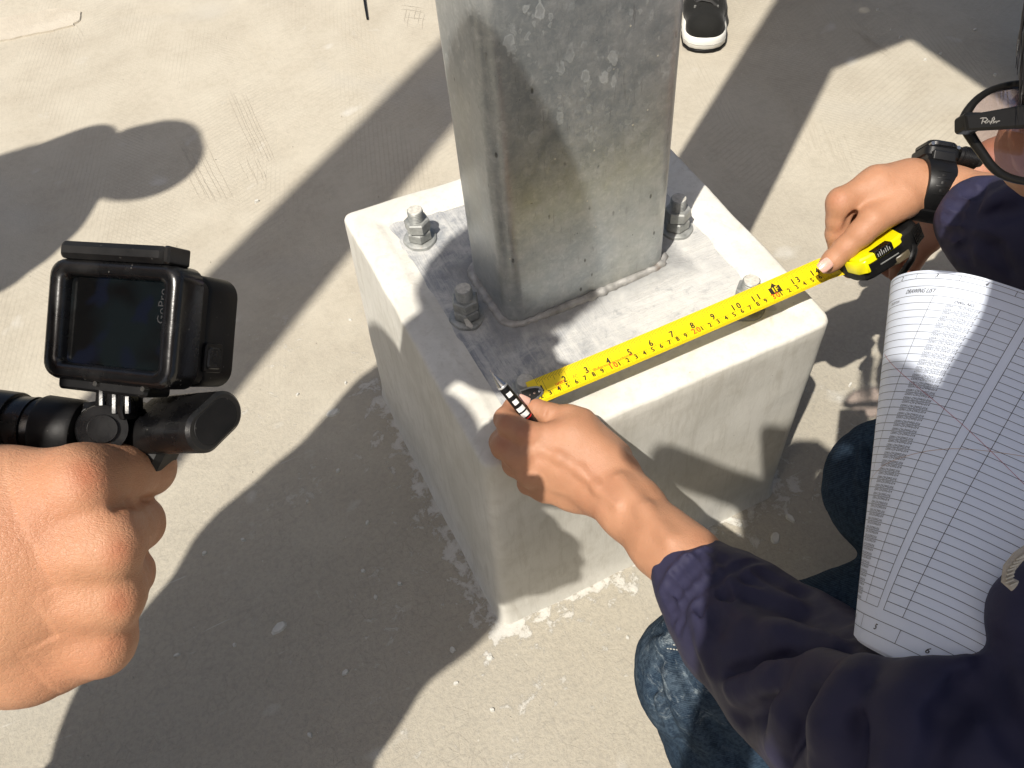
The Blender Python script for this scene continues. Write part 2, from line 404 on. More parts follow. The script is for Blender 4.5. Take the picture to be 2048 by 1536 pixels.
def mat_plate():
    """grout and zinc plate under a thin brushed coat"""
    t = NT('brushed_grout')
    n1 = t.noise(5.5, 4, .6, .4); n2 = t.noise(30, 5, .65)
    def strokes(rz, sx, sy, lo, hi, loc):
        return t.ramp(t.noise(1, 5, .75, .3, t.co(scale=(sx, sy, 1), rot=(0, 0, math.radians(rz)), loc=loc)), [(lo, 0), (hi, 1)])
    sx = t.n('SeparateXYZ'); t.l(t.co(), sx.inputs[0])
    xl = t.ramp(t.math('ADD', sx.outputs[0], t.math('MULTIPLY', t.math('SUBTRACT', n1, .5), .16)), [(.05, 0), (.17, 1)])
    sY = strokes(4, 150, 9, .44, .62, (0, 0, 0)); sX = strokes(24, 10, 120, .46, .62, (3, 1, 0)); sD = strokes(-38, 12, 160, .48, .62, (1, 5, 0)); sE = strokes(62, 10, 140, .50, .62, (7, 2, 0))
    reg = t.ramp(t.noise(9, 3, .5, .5, t.co(loc=(4, 4, 0))), [(.42, 0), (.56, 1)])
    st = t.mix(xl, sY, t.mix(reg, t.mix(.4, sX, sE), sD)); sm_ = t.noise(17, 6, .72, 1.0); sm2 = t.noise(48, 5, .7, .6)
    base = t.mix(xl, (.25, .265, .285), (.47, .47, .455))
    base = t.mix(t.ramp(sm_, [(.42, 0), (.62, .9)]), base, (.50, .50, .485))
    base = t.mix(t.math('MULTIPLY', st, .42), base, (.62, .61, .58))
    base = t.mix(t.ramp(sm2, [(.46, 0), (.64, .55)]), base, (.60, .595, .56))
    base = t.mix(t.ramp(sm2, [(.30, .6), (.42, 0)]), base, (.24, .25, .26))
    sy2 = t.n('SeparateXYZ'); t.l(t.co(), sy2.inputs[0]); frt = t.ramp(t.math('ADD', sy2.outputs[1], t.math('MULTIPLY', t.math('SUBTRACT', sm_, .5), .09)), [(.0, 1), (.035, 0)])
    base = t.mix(t.math('MULTIPLY', t.math('MULTIPLY', frt, xl), .6), base, (.64, .63, .595))
    # darker bare metal close to the post
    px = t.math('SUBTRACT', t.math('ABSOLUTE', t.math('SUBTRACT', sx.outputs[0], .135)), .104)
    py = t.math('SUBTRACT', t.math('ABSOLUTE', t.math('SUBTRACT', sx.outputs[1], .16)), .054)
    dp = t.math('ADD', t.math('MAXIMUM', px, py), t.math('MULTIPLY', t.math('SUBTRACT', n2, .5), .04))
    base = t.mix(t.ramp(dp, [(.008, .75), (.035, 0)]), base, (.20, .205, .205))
    h = t.math('ADD', t.math('MULTIPLY', st, .9), t.math('MULTIPLY', n2, .9)); h = t.math('ADD', h, t.math('MULTIPLY', t.noise(300), .3))
    t.set(Base_Color=base, Roughness=.72, Specular_IOR_Level=.35); t.bump(h, .5, .0014)
    return t.m
M_PL, M_PLATE = mat_plinth(), mat_plate()
TOPC = np.array([(-.0700, -.0500), (.3495, -.0615), (.3615, .3530), (-.0700, .3890)])      # corners of the top, counter-clockwise
BOTC = np.array([(-.0840, -.0520), (.3450, -.0560), (.3600, .3700), (-.0860, .3980)])
CR = [.016, .020, .018, .016]
def outline(C, rad, inset=0.0, per=34, cs=7):
    n = 4; P = []
    cc = C.mean(0)
    for i in range(n):
        p = C[i]; a = C[i-1]-p; b = C[(i+1) % n]-p; a /= np.linalg.norm(a); b /= np.linalg.norm(b)
        ctr_in = p + (a+b)*inset; r = max(rad[i]-inset*.4, .006)
        s, e = ctr_in+a*r, ctr_in+b*r; c = ctr_in + (a+b)*r
        for k in range(cs+1):
            t = k/cs; q = (1-t)**2*s + 2*(1-t)*t*ctr_in + t*t*e; P.append(q)
        nx = C[(i+1) % n]; na = C[i]-nx; na = na/np.linalg.norm(na); nb = C[(i+2) % n]-nx; nb = nb/np.linalg.norm(nb)
        rn = max(rad[(i+1) % n]-inset*.4, .006); s2 = nx+(na+nb)*inset+na*rn
        for k in range(1, per): P.append(e+(s2-e)*k/per)
    return np.array(P)
def noisy_ring(pts, z, amp, seed, sc=14):
    p = np.column_stack([pts, np.full(len(pts), z)]); c = pts.mean(0)
    d = pts-c; d /= np.linalg.norm(d, axis=1, keepdims=True)
    k = vnoise(p, sc, seed)*amp + vnoise(p, sc*5, seed+1)*amp*.35
    p[:, :2] += d*k[:, None]; return p
rings = []
for k in range(25):                                   # the sides, foot to shoulder
    t = k/24; z = H*t*.985; C = BOTC + (TOPC-BOTC)*t
    flare = .004*math.exp(-t*30)
    rings.append(noisy_ring(outline(C, CR, -flare), z-.003*(k == 0), .004 if k else .006, 3))
for dz, ins in ((.0045, .0003), (.0018, .0012), (.0006, .003), (.0, .006)):     # rounded shoulder
    r = noisy_ring(outline(TOPC, CR, ins), H-dz, .004, 3); r[:, 2] += vnoise(r, 25, 9)*.002; rings.append(r)
for ins, z in ((.016, .0003), (.024, .0002), (.031, -.0002), (.0345, -.0008), (.038, -.0022), (.042, -.0034), (.05, -.0045)):
    r = noisy_ring(outline(TOPC, CR, ins), H+z, .003, 6); r[:, 2] += vnoise(r, 30, 11)*.0022; rings.append(r)
nr = len(rings[0]); pv = np.concatenate(rings); pf = []
for i in range(len(rings)-1):
    a = i*nr+np.arange(nr); b = i*nr+(np.arange(nr)+1) % nr; pf.append(np.stack([a, b, b+nr, a+nr], 1))
plinth = empty('plinth', (.137, .17, 0), 'white lime-washed concrete plinth with four rough edges carrying the steel post', 'plinth')
link('render_coat', np_mesh('plinth', pv, np.concatenate(pf)), M_PL, plinth)
# inner field as a grid, clipped to the inner ring (reaches under the border)
G = 90; fx = np.linspace(-.042, .335, G); fy = np.linspace(-.028, .365, G); FX, FY = np.meshgrid(fx, fy, indexing='ij')
bx0, bx1, by0, by1 = .0315, .2385, .1055, .2141
ddp = np.maximum(np.maximum(bx0-FX, FX-bx1), np.maximum(by0-FY, FY-by1))
FZ = H-.0046 + vnoise(np.stack([FX, FY, 0*FX], -1), 22, 4)*.0035 + .007*smooth01((.03-ddp)/.03) + .0*FX
gi = np.arange(G*G).reshape(G, G); gf = np.stack([gi[:-1,:-1], gi[1:,:-1], gi[1:,1:], gi[:-1,1:]], -1).reshape(-1, 4)
link('grout_bed', np_mesh('grout_bed', np.stack([FX, FY, FZ], -1).reshape(-1, 3), gf), M_PLATE, plinth)
# digits scratched by a finger into the wet coat: raised strokes
sc = MB()
def scratch(px, r=.0009):
    P = [onz(u, v, H-.0035) for u, v in px]; sc.frame(P, [r*.4]+[r]*(len(P)-2)+[r*.4], 6)
scratch([(1303, 770), (1300, 760), (1312, 756), (1311, 764), (1304, 768), (1318, 772)])
scratch([(1340, 742), (1346, 738), (1354, 742), (1357, 750), (1352, 753), (1344, 750), (1340, 742)])
scratch([(1376, 724), (1382, 720), (1388, 724), (1386, 732), (1392, 740)])
sc.build('scratched_sign', M_PL, plinth)

# ================================================================ STEEL POST
def mat_galv():
    t = NT('galvanised_steel')
    n1 = t.noise(5, 4, .55, .3, t.co(scale=(1, 1, .55))); n2 = t.noise(55, 6, .7); n3 = t.noise(16, 4, .6, .8)
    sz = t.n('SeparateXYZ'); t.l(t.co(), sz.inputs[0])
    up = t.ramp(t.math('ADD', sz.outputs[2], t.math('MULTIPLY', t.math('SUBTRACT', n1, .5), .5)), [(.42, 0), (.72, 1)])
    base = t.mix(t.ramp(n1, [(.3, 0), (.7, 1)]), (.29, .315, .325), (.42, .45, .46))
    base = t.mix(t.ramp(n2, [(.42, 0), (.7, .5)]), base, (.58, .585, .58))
    base = t.mix(up, base, t.mix(.22, base, (.20, .215, .22)))  # darker towards the top: weaker reflections painted into the colour
    # spangle flakes: pale rimmed islands, thinning out downwards
    def isles(sc_, loc, lo):
        vec = t.n('VectorMath', operation='MULTIPLY_ADD'); nz = t.n('TexNoise'); nz.inputs['Scale'].default_value = 90; nz.inputs['Detail'].default_value = 3; t.l(t.co(), nz.inputs['Vector'])
        t.l(nz.outputs['Color'], vec.inputs[0]); vec.inputs[1].default_value = (.012,)*3; t.l(t.co(scale=(1, 1, .62), loc=loc), vec.inputs[2])
        v = t.vor(sc_, 'F1', vec.outputs[0], 'Distance'); vd = t.vor(sc_, 'F1', vec.outputs[0], 'Color'); sp_ = t.n('SeparateColor'); t.l(vd, sp_.inputs[0])
        pick = t.ramp(sp_.outputs[0], [(lo, 0), (lo+.03, 1)]); body = t.ramp(v, [(.30, 1), (.35, 0)]); core = t.ramp(v, [(.18, .45), (.30, 1), (.35, 0)])
        return t.math('MULTIPLY', core, pick), pick
    i1, _ = isles(70, (0, 0, 0), .58); i2, _ = isles(140, (.4, .1, .3), .55)
    isl = t.math('MAXIMUM', i1, t.math('MULTIPLY', i2, .7))
    isl = t.math('MULTIPLY', isl, t.ramp(n3, [(.38, 0), (.55, 1)])); isl = t.math('MULTIPLY', isl, up)
    base = t.mix(t.math('MULTIPLY', isl, .45), base, (.72, .76, .77))
    n5 = t.noise(130, 5, .75, .5); base = t.mix(t.ramp(n5, [(.5, 0), (.7, .28)]), base, (.70, .71, .70)); base = t.mix(t.ramp(n5, [(.30, .3), (.42, 0)]), base, (.20, .20, .195))
    # yellow reflection of tape and floor, painted low on the face
    warm_refl = t.math('MULTIPLY', t.ramp(t.noise(7, 3, .5, .3, t.co(loc=(.7, .2, 1))), [(.48, 0), (.66, 1)]), t.math('SUBTRACT', 1.0, up)); base = t.mix(t.math('MULTIPLY', warm_refl, .22), base, (.42, .38, .24))
    # fine slanting scratches and dark pin marks
    scr = t.noise(1, 3, .8, 0, t.co(scale=(260, 260, 22), rot=(0, math.radians(28), 0))); sm = t.ramp(scr, [(.62, 0), (.7, .5)])
    base = t.mix(sm, base, (.22, .22, .21))
    dk = t.vor(70, 'F1', t.co(scale=(1, 1, .45), rot=(0, .35, 0))); dm = t.math('MULTIPLY', t.ramp(dk, [(.07, 1), (.13, 0)]), t.ramp(n3, [(.46, 0), (.54, 1)]))
    base = t.mix(t.math('MULTIPLY', dm, .8), base, (.07, .07, .065))
    sp = t.vor(48, 'F1', t.co(loc=(.3, .2, .7))); spm = t.ramp(sp, [(.035, 1), (.06, 0)])
    base = t.mix(t.math('MULTIPLY', spm, .8), base, (.72, .67, .55))
    rg = t.ramp(n2, [(.3, .27), (.7, .46)]); rg = t.math('ADD', rg, t.math('MULTIPLY', isl, .2)); rg = t.math('ADD', rg, t.math('MULTIPLY', spm, .3))
    t.set(Base_Color=base, Metallic=.55, Roughness=rg)
    h = t.math('ADD', t.math('MULTIPLY', n2, .6), t.math('MULTIPLY', isl, .35)); h = t.math('SUBTRACT', h, t.math('MULTIPLY', dm, .6)); h = t.math('ADD', h, t.math('MULTIPLY', spm, .6))
    h = t.math('ADD', h, t.math('MULTIPLY', n3, .45))
    t.bump(h, .35, .0012); return t.m
M_GALV = mat_galv()
def post(name, cx, cy, z0, z1, wx, wy, r, parent=None, rz=0, lean=(0, 0), taper=0):
    o = [np.array(p) for p in rrect(wx, wy, r, 8)]; N = len(o); ca, sa = math.cos(rz), math.sin(rz)
    # subdivide the flats so the sheet can bow very slightly
    out = []
    for i, p in enumerate(o):
        q = o[(i+1) % N]; m = max(1, int(np.linalg.norm(q-p)/.02))
        for k in range(m): out.append(p+(q-p)*k/m)
    out = np.array(out); zs = np.linspace(z0, z1, int((z1-z0)/.05)+2); vs = []; n = len(out)
    for z in zs:
        p3 = np.column_stack([out, np.full(n, z)]); d = out/np.linalg.norm(out, axis=1, keepdims=True)
        q = (out + d*(vnoise(p3, 9, 5)*.0009)[:, None])*(1-taper*(z-z0)/(z1-z0))
        vs.append(np.column_stack([cx+q[:,0]*ca-q[:,1]*sa+lean[0]*(z-z0), cy+q[:,0]*sa+q[:,1]*ca+lean[1]*(z-z0), np.full(n, z)]))
    v = np.concatenate(vs); f = []
    for i in range(len(zs)-1):
        a = i*n+np.arange(n); b = i*n+(np.arange(n)+1) % n; f.append(np.stack([a, b, b+n, a+n], 1))
    return v, np.concatenate(f)
PX0, PX1, PY0, PY1 = .0335, .2390, .1045, .2165
pr_ = empty('steel_post', ((PX0+PX1)/2, (PY0+PY1)/2, H), 'tall galvanised rectangular steel post standing on the white plinth', 'steel post')
v_, f_ = post('tube', (PX0+PX1)/2, (PY0+PY1)/2, H-.004, 3.3, PX1-PX0, PY1-PY0, .019, lean=(.004, .0))
link('tube', np_mesh('tube', v_, f_), M_GALV, pr_)
# weld bead round the foot
def mat_weld():
    t = NT('weld_bead'); n = t.noise(70, 4); n2 = t.noise(14, 3)
    c = t.mix(t.ramp(n, [(.3, 0), (.7, 1)]), (.24, .235, .22), (.46, .45, .43)); c = t.mix(t.ramp(n2, [(.62, 0), (.7, .8)]), c, (.22, .11, .05))
    t.set(Base_Color=c, Metallic=.35, Roughness=.6); t.bump(n, .8, .002); return t.m
o = rrect(PX1-PX0+.004, PY1-PY0+.004, .021, 8); ctr = np.array([(PX0+PX1)/2, (PY0+PY1)/2]); path = []
for i, p in enumerate(o):
    q = np.array(o[(i+1) % len(o)]); p = np.array(p); m = max(1, int(np.linalg.norm(q-p)/.004))
    for k in range(m): path.append(p+(q-p)*k/m)
ring = []; wv, wf = [], []; S_ = 8
for i, p in enumerate(path):
    nrm = np.array(p)/np.linalg.norm(p); q = ctr+p
    rr = .0052 + .0012*math.sin(i*1.9)*(.5+.5*math.sin(i*.31)) + .002*float(vnoise(np.array([q[0], q[1], 0.]), 40, 8))
    for k in range(S_):
        a = 2*math.pi*k/S_; wv.append((q[0]+nrm[0]*math.cos(a)*rr*1.25, q[1]+nrm[1]*math.cos(a)*rr*1.25, H+.0015+math.sin(a)*rr))
N = len(path)
for i in range(N):
    for k in range(S_): wf.append((i*S_+k, ((i+1) % N)*S_+k, ((i+1) % N)*S_+(k+1) % S_, i*S_+(k+1) % S_))
o_ = link('weld_bead', mesh('weld', wv, wf), mat_weld(), pr_)

# ================================================================ ANCHOR BOLTS
def mat_bolt():
    t = NT('zinc_dipped_steel'); n = t.noise(90, 5, .65); n2 = t.noise(25, 3)
    c = t.mix(t.ramp(n, [(.35, 0), (.7, 1)]), (.24, .25, .24), (.44, .45, .43)); c = t.mix(t.ramp(n2, [(.62, 0), (.72, .6)]), c, (.34, .22, .14))
    t.set(Base_Color=c, Metallic=.45, Roughness=t.ramp(n, [(.3, .42), (.7, .65)])); t.bump(n, .4, .0008); return t.m
def mat_studtop():
    t = NT('limed_stud_end'); n = t.noise(220, 4); t.set(Base_Color=t.ramp(n, [(.3, (.38, .37, .33)), (.7, (.62, .6, .54))]), Roughness=.8); t.bump(n, .6, .001); return t.m
M_BOLT, M_STUD = mat_bolt(), mat_studtop()
def bolt(loc, rz1, rz2, label, top=.0475):
    z = H-.004; b = empty('anchor_bolt', (loc[0], loc[1], z), label, 'anchor bolt', 'anchor bolts round the post foot')
    c = np.array([loc[0], loc[1], z])
    # washer bedded in grout
    m = MB(); N = 40; ring = []
    prof = [(.0085, .001), (.0085, .0036), (.0185, .0040), (.0205, .0030), (.0215, -.002)]
    vs = []
    for i in range(N):
        a = 2*math.pi*i/N; wob = 1+.03*math.sin(a*3+rz1)+.02*math.sin(a*7)
        for r, h in prof: vs.append(c+np.array([r*wob*math.cos(a), r*wob*math.sin(a), h]))
    K = len(prof); fs = [(i*K+k, ((i+1) % N)*K+k, ((i+1) % N)*K+k+1, i*K+k+1) for i in range(N) for k in range(K-1)]
    m.add(vs, fs); m.build('washer', M_BOLT, b)
    def hexnut(z0, z1, rz, R=.0158):
        m = MB(); poly = [(R*math.cos(rz+i*math.pi/3), R*math.sin(rz+i*math.pi/3)) for i in range(6)]
        m.prism(poly, c, (1,0,0), (0,1,0), (0,0,1), z0, z1, .0016); return m.build('nut', M_BOLT, b, angle=25)
    hexnut(.0040, .0175, rz1); hexnut(.0180, .0330, rz2)
    # threaded stud
    vs = []; r0 = .0098; Z = []; k = 0; zz = .030
    while zz < top-.002: Z += [(zz, r0), (zz+.0012, r0*.90)]; zz += .0024
    Z += [(top-.001, r0*.97), (top, r0*.86)]
    N = 28; vs = [c+np.array([r*math.cos(2*math.pi*i/N), r*math.sin(2*math.pi*i/N), h+.0006*i/N]) for h, r in Z for i in range(N)]
    fs = [(j*N+i, j*N+(i+1) % N, (j+1)*N+(i+1) % N, (j+1)*N+i) for j in range(len(Z)-1) for i in range(N)]
    st = MB().add(vs, fs).build('threaded_stud', M_BOLT, b)
    t_ = MB().add([c+np.array([r0*.86*math.cos(2*math.pi*i/N), r0*.86*math.sin(2*math.pi*i/N), .0001+top+.0004*math.sin(i*2.1)]) for i in range(N)]+[c+np.array([0, 0, top+.0006])], [(i, (i+1) % N, N) for i in range(N)])
    t_.build('stud_end', M_STUD, b)
    return b
bolt((.003, .2965), .25, .55, 'anchor bolt on the far left corner of the plate, in full sun')
bolt((.0005, .1485), .1, .12, 'anchor bolt on the left side of the post, middle one of the row, in shade')
bolt((.003, .0015), .4, .1, 'anchor bolt under the steel hook of the tape measure', .0450)
bolt((.280, .004), .3, .7, 'anchor bolt partly covered by the yellow tape on the right', .0440)
bolt((.283, .153), .2, .45, 'dark anchor bolt tucked behind the right edge of the post')
fl = MB(); q = onz(938, 655, H)
fl.prism([(0, -.006), (.0035, -.004), (.0028, .007), (-.001, .009), (-.0032, .001)], onz(938, 650, H+.006), (.9, .3, .2), (-.2, .8, .5), (.1, -.5, .8), -.0006, .0006)
fl.build('plaster_flake', M_STUD, label='small white plaster flake leaning on the washer of the middle left bolt', cat='plaster flake')
# ================================================================ MATERIALS OF PEOPLE AND CLOTHES
def mat_skin(name, base, red, scale=1.0, spots=()):
    t = NT(name); n1 = t.noise(28*scale, 4, .55); n2 = t.noise(9*scale, 3); n3 = t.noise(420*scale, 3, .6)
    c = t.mix(t.ramp(n1, [(.3, 0), (.72, 1)]), base, tuple(min(1, x*y) for x, y in zip(base, (1.18, 1.22, 1.28))))
    c = t.mix(t.ramp(n2, [(.5, 0), (.72, .55)]), c, red)
    for P_, R_, S_ in spots:        # redder skin over the joints
        m_ = t.n('Mapping'); t.l(t.co(), m_.inputs[0]); m_.inputs['Location'].default_value = tuple(-x for x in P_); ln = t.n('VectorMath', operation='LENGTH'); t.l(m_.outputs[0], ln.inputs[0])
        c = t.mix(t.math('MULTIPLY', t.ramp(t.math('ADD', t.math('DIVIDE', ln.outputs['Value'], R_), t.math('MULTIPLY', t.math('SUBTRACT', n1, .5), .9)), [(.15, 1), (1.3, 0)]), S_*.75), c, tuple(x*y for x, y in zip(red, (.92, .72, .66))))
    v = t.vor(95*scale, 'F1'); c = t.mix(t.ramp(v, [(.03, .5), (.07, 0)]), c, tuple(x*.55 for x in base))
    wv = t.n('TexWave', wave_type='BANDS', bands_direction='DIAGONAL'); wv.inputs['Scale'].default_value = 330*scale; wv.inputs['Distortion'].default_value = 9; wv.inputs['Detail'].default_value = 3; wv.inputs['Detail Scale'].default_value = 2.2
    t.l(t.co(), wv.inputs['Vector'])
    t.set(Base_Color=c, Roughness=t.ramp(n3, [(.3, .42), (.7, .58)]), Specular_IOR_Level=.42, Subsurface_Weight=.12, Subsurface_Scale=.004, Subsurface_Radius=(1.0, .35, .18))
    cell = t.vor(300*scale, 'DISTANCE_TO_EDGE')
    h = t.math('ADD', t.math('MULTIPLY', n3, .7), t.math('MULTIPLY', wv.outputs['Fac'], .35)); h = t.math('ADD', h, t.math('MULTIPLY', t.ramp(cell, [(.0, 0), (.2, .6)]), .45*scale)); t.bump(h, .42, .0006)
    return t.m
_sp = lambda L: [(at(u, v, d), r, s) for u, v, d, r, s in L]
M_SKIN_A = mat_skin('tanned_skin', (.385, .190, .105), (.385, .16, .09), 1.0, _sp([(1048, 868, .855, .014, .6), (1008, 845, .86, .011, .5), (1002, 888, .865, .012, .6), (1028, 925, .87, .011, .5), (1086, 820, .865, .010, .6), (1055, 800, .88, .010, .5), (1686, 498, .91, .010, .5), (1672, 400, .915, .013, .45), (1675, 465, .93, .012, .4)]))
M_SKIN_B = mat_skin('warm_skin', (.44, .225, .125), (.44, .185, .10), 1.35, _sp([(170, 955, .345, .0095, .9), (235, 1100, .345, .0085, .9), (240, 1205, .35, .008, .7), (225, 1285, .36, .008, .5), (300, 915, .37, .009, .5), (190, 1000, .34, .007, .4)]))
M_SKIN_C = mat_skin('brown_skin', (.34, .16, .09), (.34, .11, .06))
M_NAIL = simple('fingernail', (.62, .38, .31), .28, var=.06, spec=.6, Subsurface_Weight=.15, Subsurface_Scale=.003)
def mat_cloth(name, c, rough=.75, weave=900, sheen=.15, var=.15, wrinkle=0.0):
    t = NT(name); n = t.noise(14, 4, .6)
    def wave(d):
        w_ = t.n('TexWave', wave_type='BANDS', bands_direction=d); w_.inputs['Scale'].default_value = weave; t.l(t.co(), w_.inputs['Vector']); return w_.outputs['Fac']
    t.set(Base_Color=t.ramp(n, [(.3, tuple(x*(1-var) for x in c)), (.7, tuple(x*(1+var) for x in c))]), Roughness=rough, Sheen_Weight=sheen, Sheen_Roughness=.4, Specular_IOR_Level=.2)
    h = t.math('ADD', wave('X'), wave('Y')); h = t.math('ADD', t.math('MULTIPLY', h, .25), t.math('MULTIPLY', t.noise(60, 3), wrinkle*4)); h = t.math('ADD', h, t.math('MULTIPLY', t.noise(18, 2), wrinkle*8)); t.bump(h, .35, .0008)
    return t.m
M_NAVY = mat_cloth('navy_nylon', (.030, .029, .062), .55, 700, .0, .10, .8)
def mat_denim():
    t = NT('faded_denim'); n = t.noise(7, 3, .5, .2); n2 = t.noise(240, 3, .7); n3 = t.noise(26, 4, .65)
    wv = t.n('TexWave', wave_type='BANDS', bands_direction='DIAGONAL'); wv.inputs['Scale'].default_value = 210; wv.inputs['Distortion'].default_value = 1.2; t.l(t.co(), wv.inputs['Vector'])
    c = t.mix(t.ramp(n, [(.38, 0), (.66, 1)]), (.009, .018, .034), (.030, .052, .082))
    st = t.noise(1, 6, .8, .1, t.co(scale=(30, 30, 120), rot=(.4, .3, .2))); kn = onz(1360, 1290, .28)
    m_ = t.n('Mapping'); t.l(t.co(), m_.inputs[0]); m_.inputs['Location'].default_value = tuple(-x for x in kn); ln = t.n('VectorMath', operation='LENGTH'); t.l(m_.outputs[0], ln.inputs[0])
    near = t.ramp(ln.outputs['Value'], [(.03, 1), (.13, 0)])          # worn pale over the knee
    c = t.mix(t.math('MULTIPLY', t.ramp(n3, [(.40, 0), (.62, .8)]), near), c, (.085, .115, .145))
    c = t.mix(t.math('MULTIPLY', t.ramp(st, [(.55, 0), (.66, .9)]), near), c, (.24, .28, .30))
    c = t.mix(t.ramp(wv.outputs['Fac'], [(.35, 0), (.9, .4)]), c, (.06, .085, .11)); c = t.mix(t.ramp(n2, [(.42, .5), (.55, 0)]), c, (.008, .014, .026))
    t.set(Base_Color=c, Roughness=.95, Specular_IOR_Level=.05); t.bump(t.math('ADD', wv.outputs['Fac'], t.math('MULTIPLY', n2, 2)), .5, .0007); return t.m
M_DENIM = mat_denim()
M_GREYC = mat_cloth('grey_cotton', (.16, .16, .17)); M_WHITEC = mat_cloth('white_cotton', (.6, .6, .58)); M_TROUS = mat_cloth('dark_trousers', (.02, .02, .022))
M_HAIR = simple('black_hair', (.012, .010, .009), .45, bump=(300, .6, .001))
M_BLACK = simple('black_plastic', (.0035, .0035, .004), .27, var=.2, bump=(900, .08, .0004))
M_BLACKM = simple('black_matt_plastic', (.006, .006, .0065), .48, spec=.28, var=.2, bump=(1400, .3, .0004))
M_RUBBER = simple('black_resin', (.006, .006, .0065), .42, spec=.32, var=.2, bump=(500, .12, .0004))
def dusty(name, col, rough, spec):
    t = NT(name); n = t.noise(45, 4, .6); sp_ = t.vor(190, 'F1'); n2 = t.noise(700, 3, .6)
    c = t.mix(t.ramp(n, [(.45, 0), (.8, .22)]), col, (.045, .043, .04)); c = t.mix(t.ramp(sp_, [(.04, .5), (.09, 0)]), c, (.12, .115, .105))
    t.set(Base_Color=c, Roughness=t.ramp(n, [(.3, rough-.08), (.7, rough+.14)]), Specular_IOR_Level=spec); t.bump(n2, .12, .0004); return t.m
M_BLACK = dusty('black_plastic', (.0035, .0035, .004), .25, .5); M_BLACKM = dusty('black_matt_plastic', (.005, .005, .0055), .46, .25)
M_CHROME = simple('bright_metal', (.62, .61, .58), .22, metal=1.0, var=.08)

# ---------------------------------------------------------------- chains given where they stand: pixel, depth, radius in pixels
def chain(D, pts, **o):
    out = []; W = [(at(u, v, D+dz), r*(D+dz)/F_PX) for u, v, dz, r in pts]
    for (a, ra), (b, rb) in zip(W[:-1], W[1:]): out.append((a, b, ra, rb, dict(o)))
    if len(W) == 1: out.append((W[0][0], W[0][0], W[0][1], W[0][1], dict(o)))
    return out
BACK, RIGHT, UP = RM[:, 2], RM[:, 0], RM[:, 1]
def wchain(pts, **o):
    out = []
    for p, q in zip(pts[:-1], pts[1:]): out.append((p[:3], q[:3], p[3], q[3], dict(o)))
    if len(pts) == 1: out.append((pts[0][:3], pts[0][:3], pts[0][3], pts[0][3], dict(o)))
    return out
def jitter(amp, scale, seed, oct=3):
    def f(v, n): return n*(vnoise(v, scale, seed, oct)*amp*2)[:, None]
    return f
def body_object(name, parts, mat, parent=None, **kw):
    v, f = join_np(parts) if isinstance(parts, list) else parts
    # make the faces look outwards
    s = v[f]; vol = np.einsum('ij,ij->i', s[:,0]-v.mean(0), np.cross(s[:,1]-s[:,0], s[:,2]-s[:,0])).sum()
    if vol < 0: f = f[:, ::-1]
    return tag(link(name, np_mesh(name, v, f), mat, parent), **kw)
def nail(parent, u, v, d, ax, ay, L, Wd, bow=.35, mat=None):
    """fingernail: thin bowed plate at a pixel and depth; ax along the finger, ay across it (camera right, up, back)"""
    c = at(u, v, d); X = RM@np.array(ax, float); X /= np.linalg.norm(X); Y = RM@np.array(ay, float); Y -= X*(X@Y); Y /= np.linalg.norm(Y); Z = np.cross(X, Y)
    if Z@BACK < 0: Z = -Z
    n, m = 9, 9; top, bot = [], []
    for i in range(n):
        for j in range(m):
            s, t = -1+2*i/(n-1), -1+2*j/(m-1); sx = s*(1-.16*t*t) if s > 0 else s*(1-.05*t*t); ty = t*(1-.12*abs(s)**3)
            h = -bow*Wd*.5*t*t - .06*L*s*s
            top.append(c+X*sx*L/2+Y*ty*Wd/2+Z*h); bot.append(c+X*sx*L/2+Y*ty*Wd/2+Z*(h-.0008))
    vs = top+bot; N = n*m; fs = []
    for i in range(n-1):
        for j in range(m-1):
            a = i*m+j; fs += [(a, a+1, a+m+1, a+m), (N+a, N+a+m, N+a+m+1, N+a+1)]
    edge = [i*m for i in range(n)]+[(n-1)*m+j for j in range(1, m)]+[i*m+m-1 for i in range(n-2, -1, -1)]+[j for j in range(m-2, 0, -1)]
    for a, b in zip(edge, edge[1:]+edge[:1]): fs.append((a, b, N+b, N+a))
    mb = MB().add(vs, fs); return mb.build('fingernail', mat or M_NAIL, parent, angle=60)

def head_prims(c, r, face, up=(0, 0, 1)):
    """skull, jaw, nose, ears, neck stub; face = direction looked at"""
    c = np.array(c, float); f = np.array(face, float); f /= np.linalg.norm(f); u = np.array(up, float); u -= f*(u@f); u /= np.linalg.norm(u); s = np.cross(f, u)
    P = [(c-f*.02+u*.02, c+f*.01+u*.02, r*.92, r*.88, dict(k=.03)), (c+f*.015-u*.02, c+f*.035-u*.075, r*.66, r*.42, dict(k=.03)),
         (c+f*.088-u*.0, c+f*.104-u*.028, .007, .013, dict(k=.012)), (c+f*.086-u*.052-s*.018, c+f*.086-u*.052+s*.018, .008, .008, dict(k=.01)),
         (c+f*.086-u*.062-s*.014, c+f*.086-u*.062+s*.014, .007, .007, dict(k=.008)),
         (c+f*.078+u*.018-s*.04, c+f*.086+u*.020, .008, .008, dict(k=.014)), (c+f*.086+u*.020, c+f*.078+u*.018+s*.04, .008, .008, dict(k=.014))]
    for q in (-1, 1):
        P.append((c+s*q*r*.93+u*.015, c+s*q*r*.9-u*.025, .013, .009, dict(k=.008)))
        P.append((c+f*.082+s*q*.032+u*.004, c+f*.082+s*q*.030+u*.004, .011, .011, dict(k=.008, op='sub')))
        P.append((c+f*.073+s*q*.031+u*.003, c+f*.073+s*q*.031+u*.003, .011, .011, dict(k=.003)))
    return P
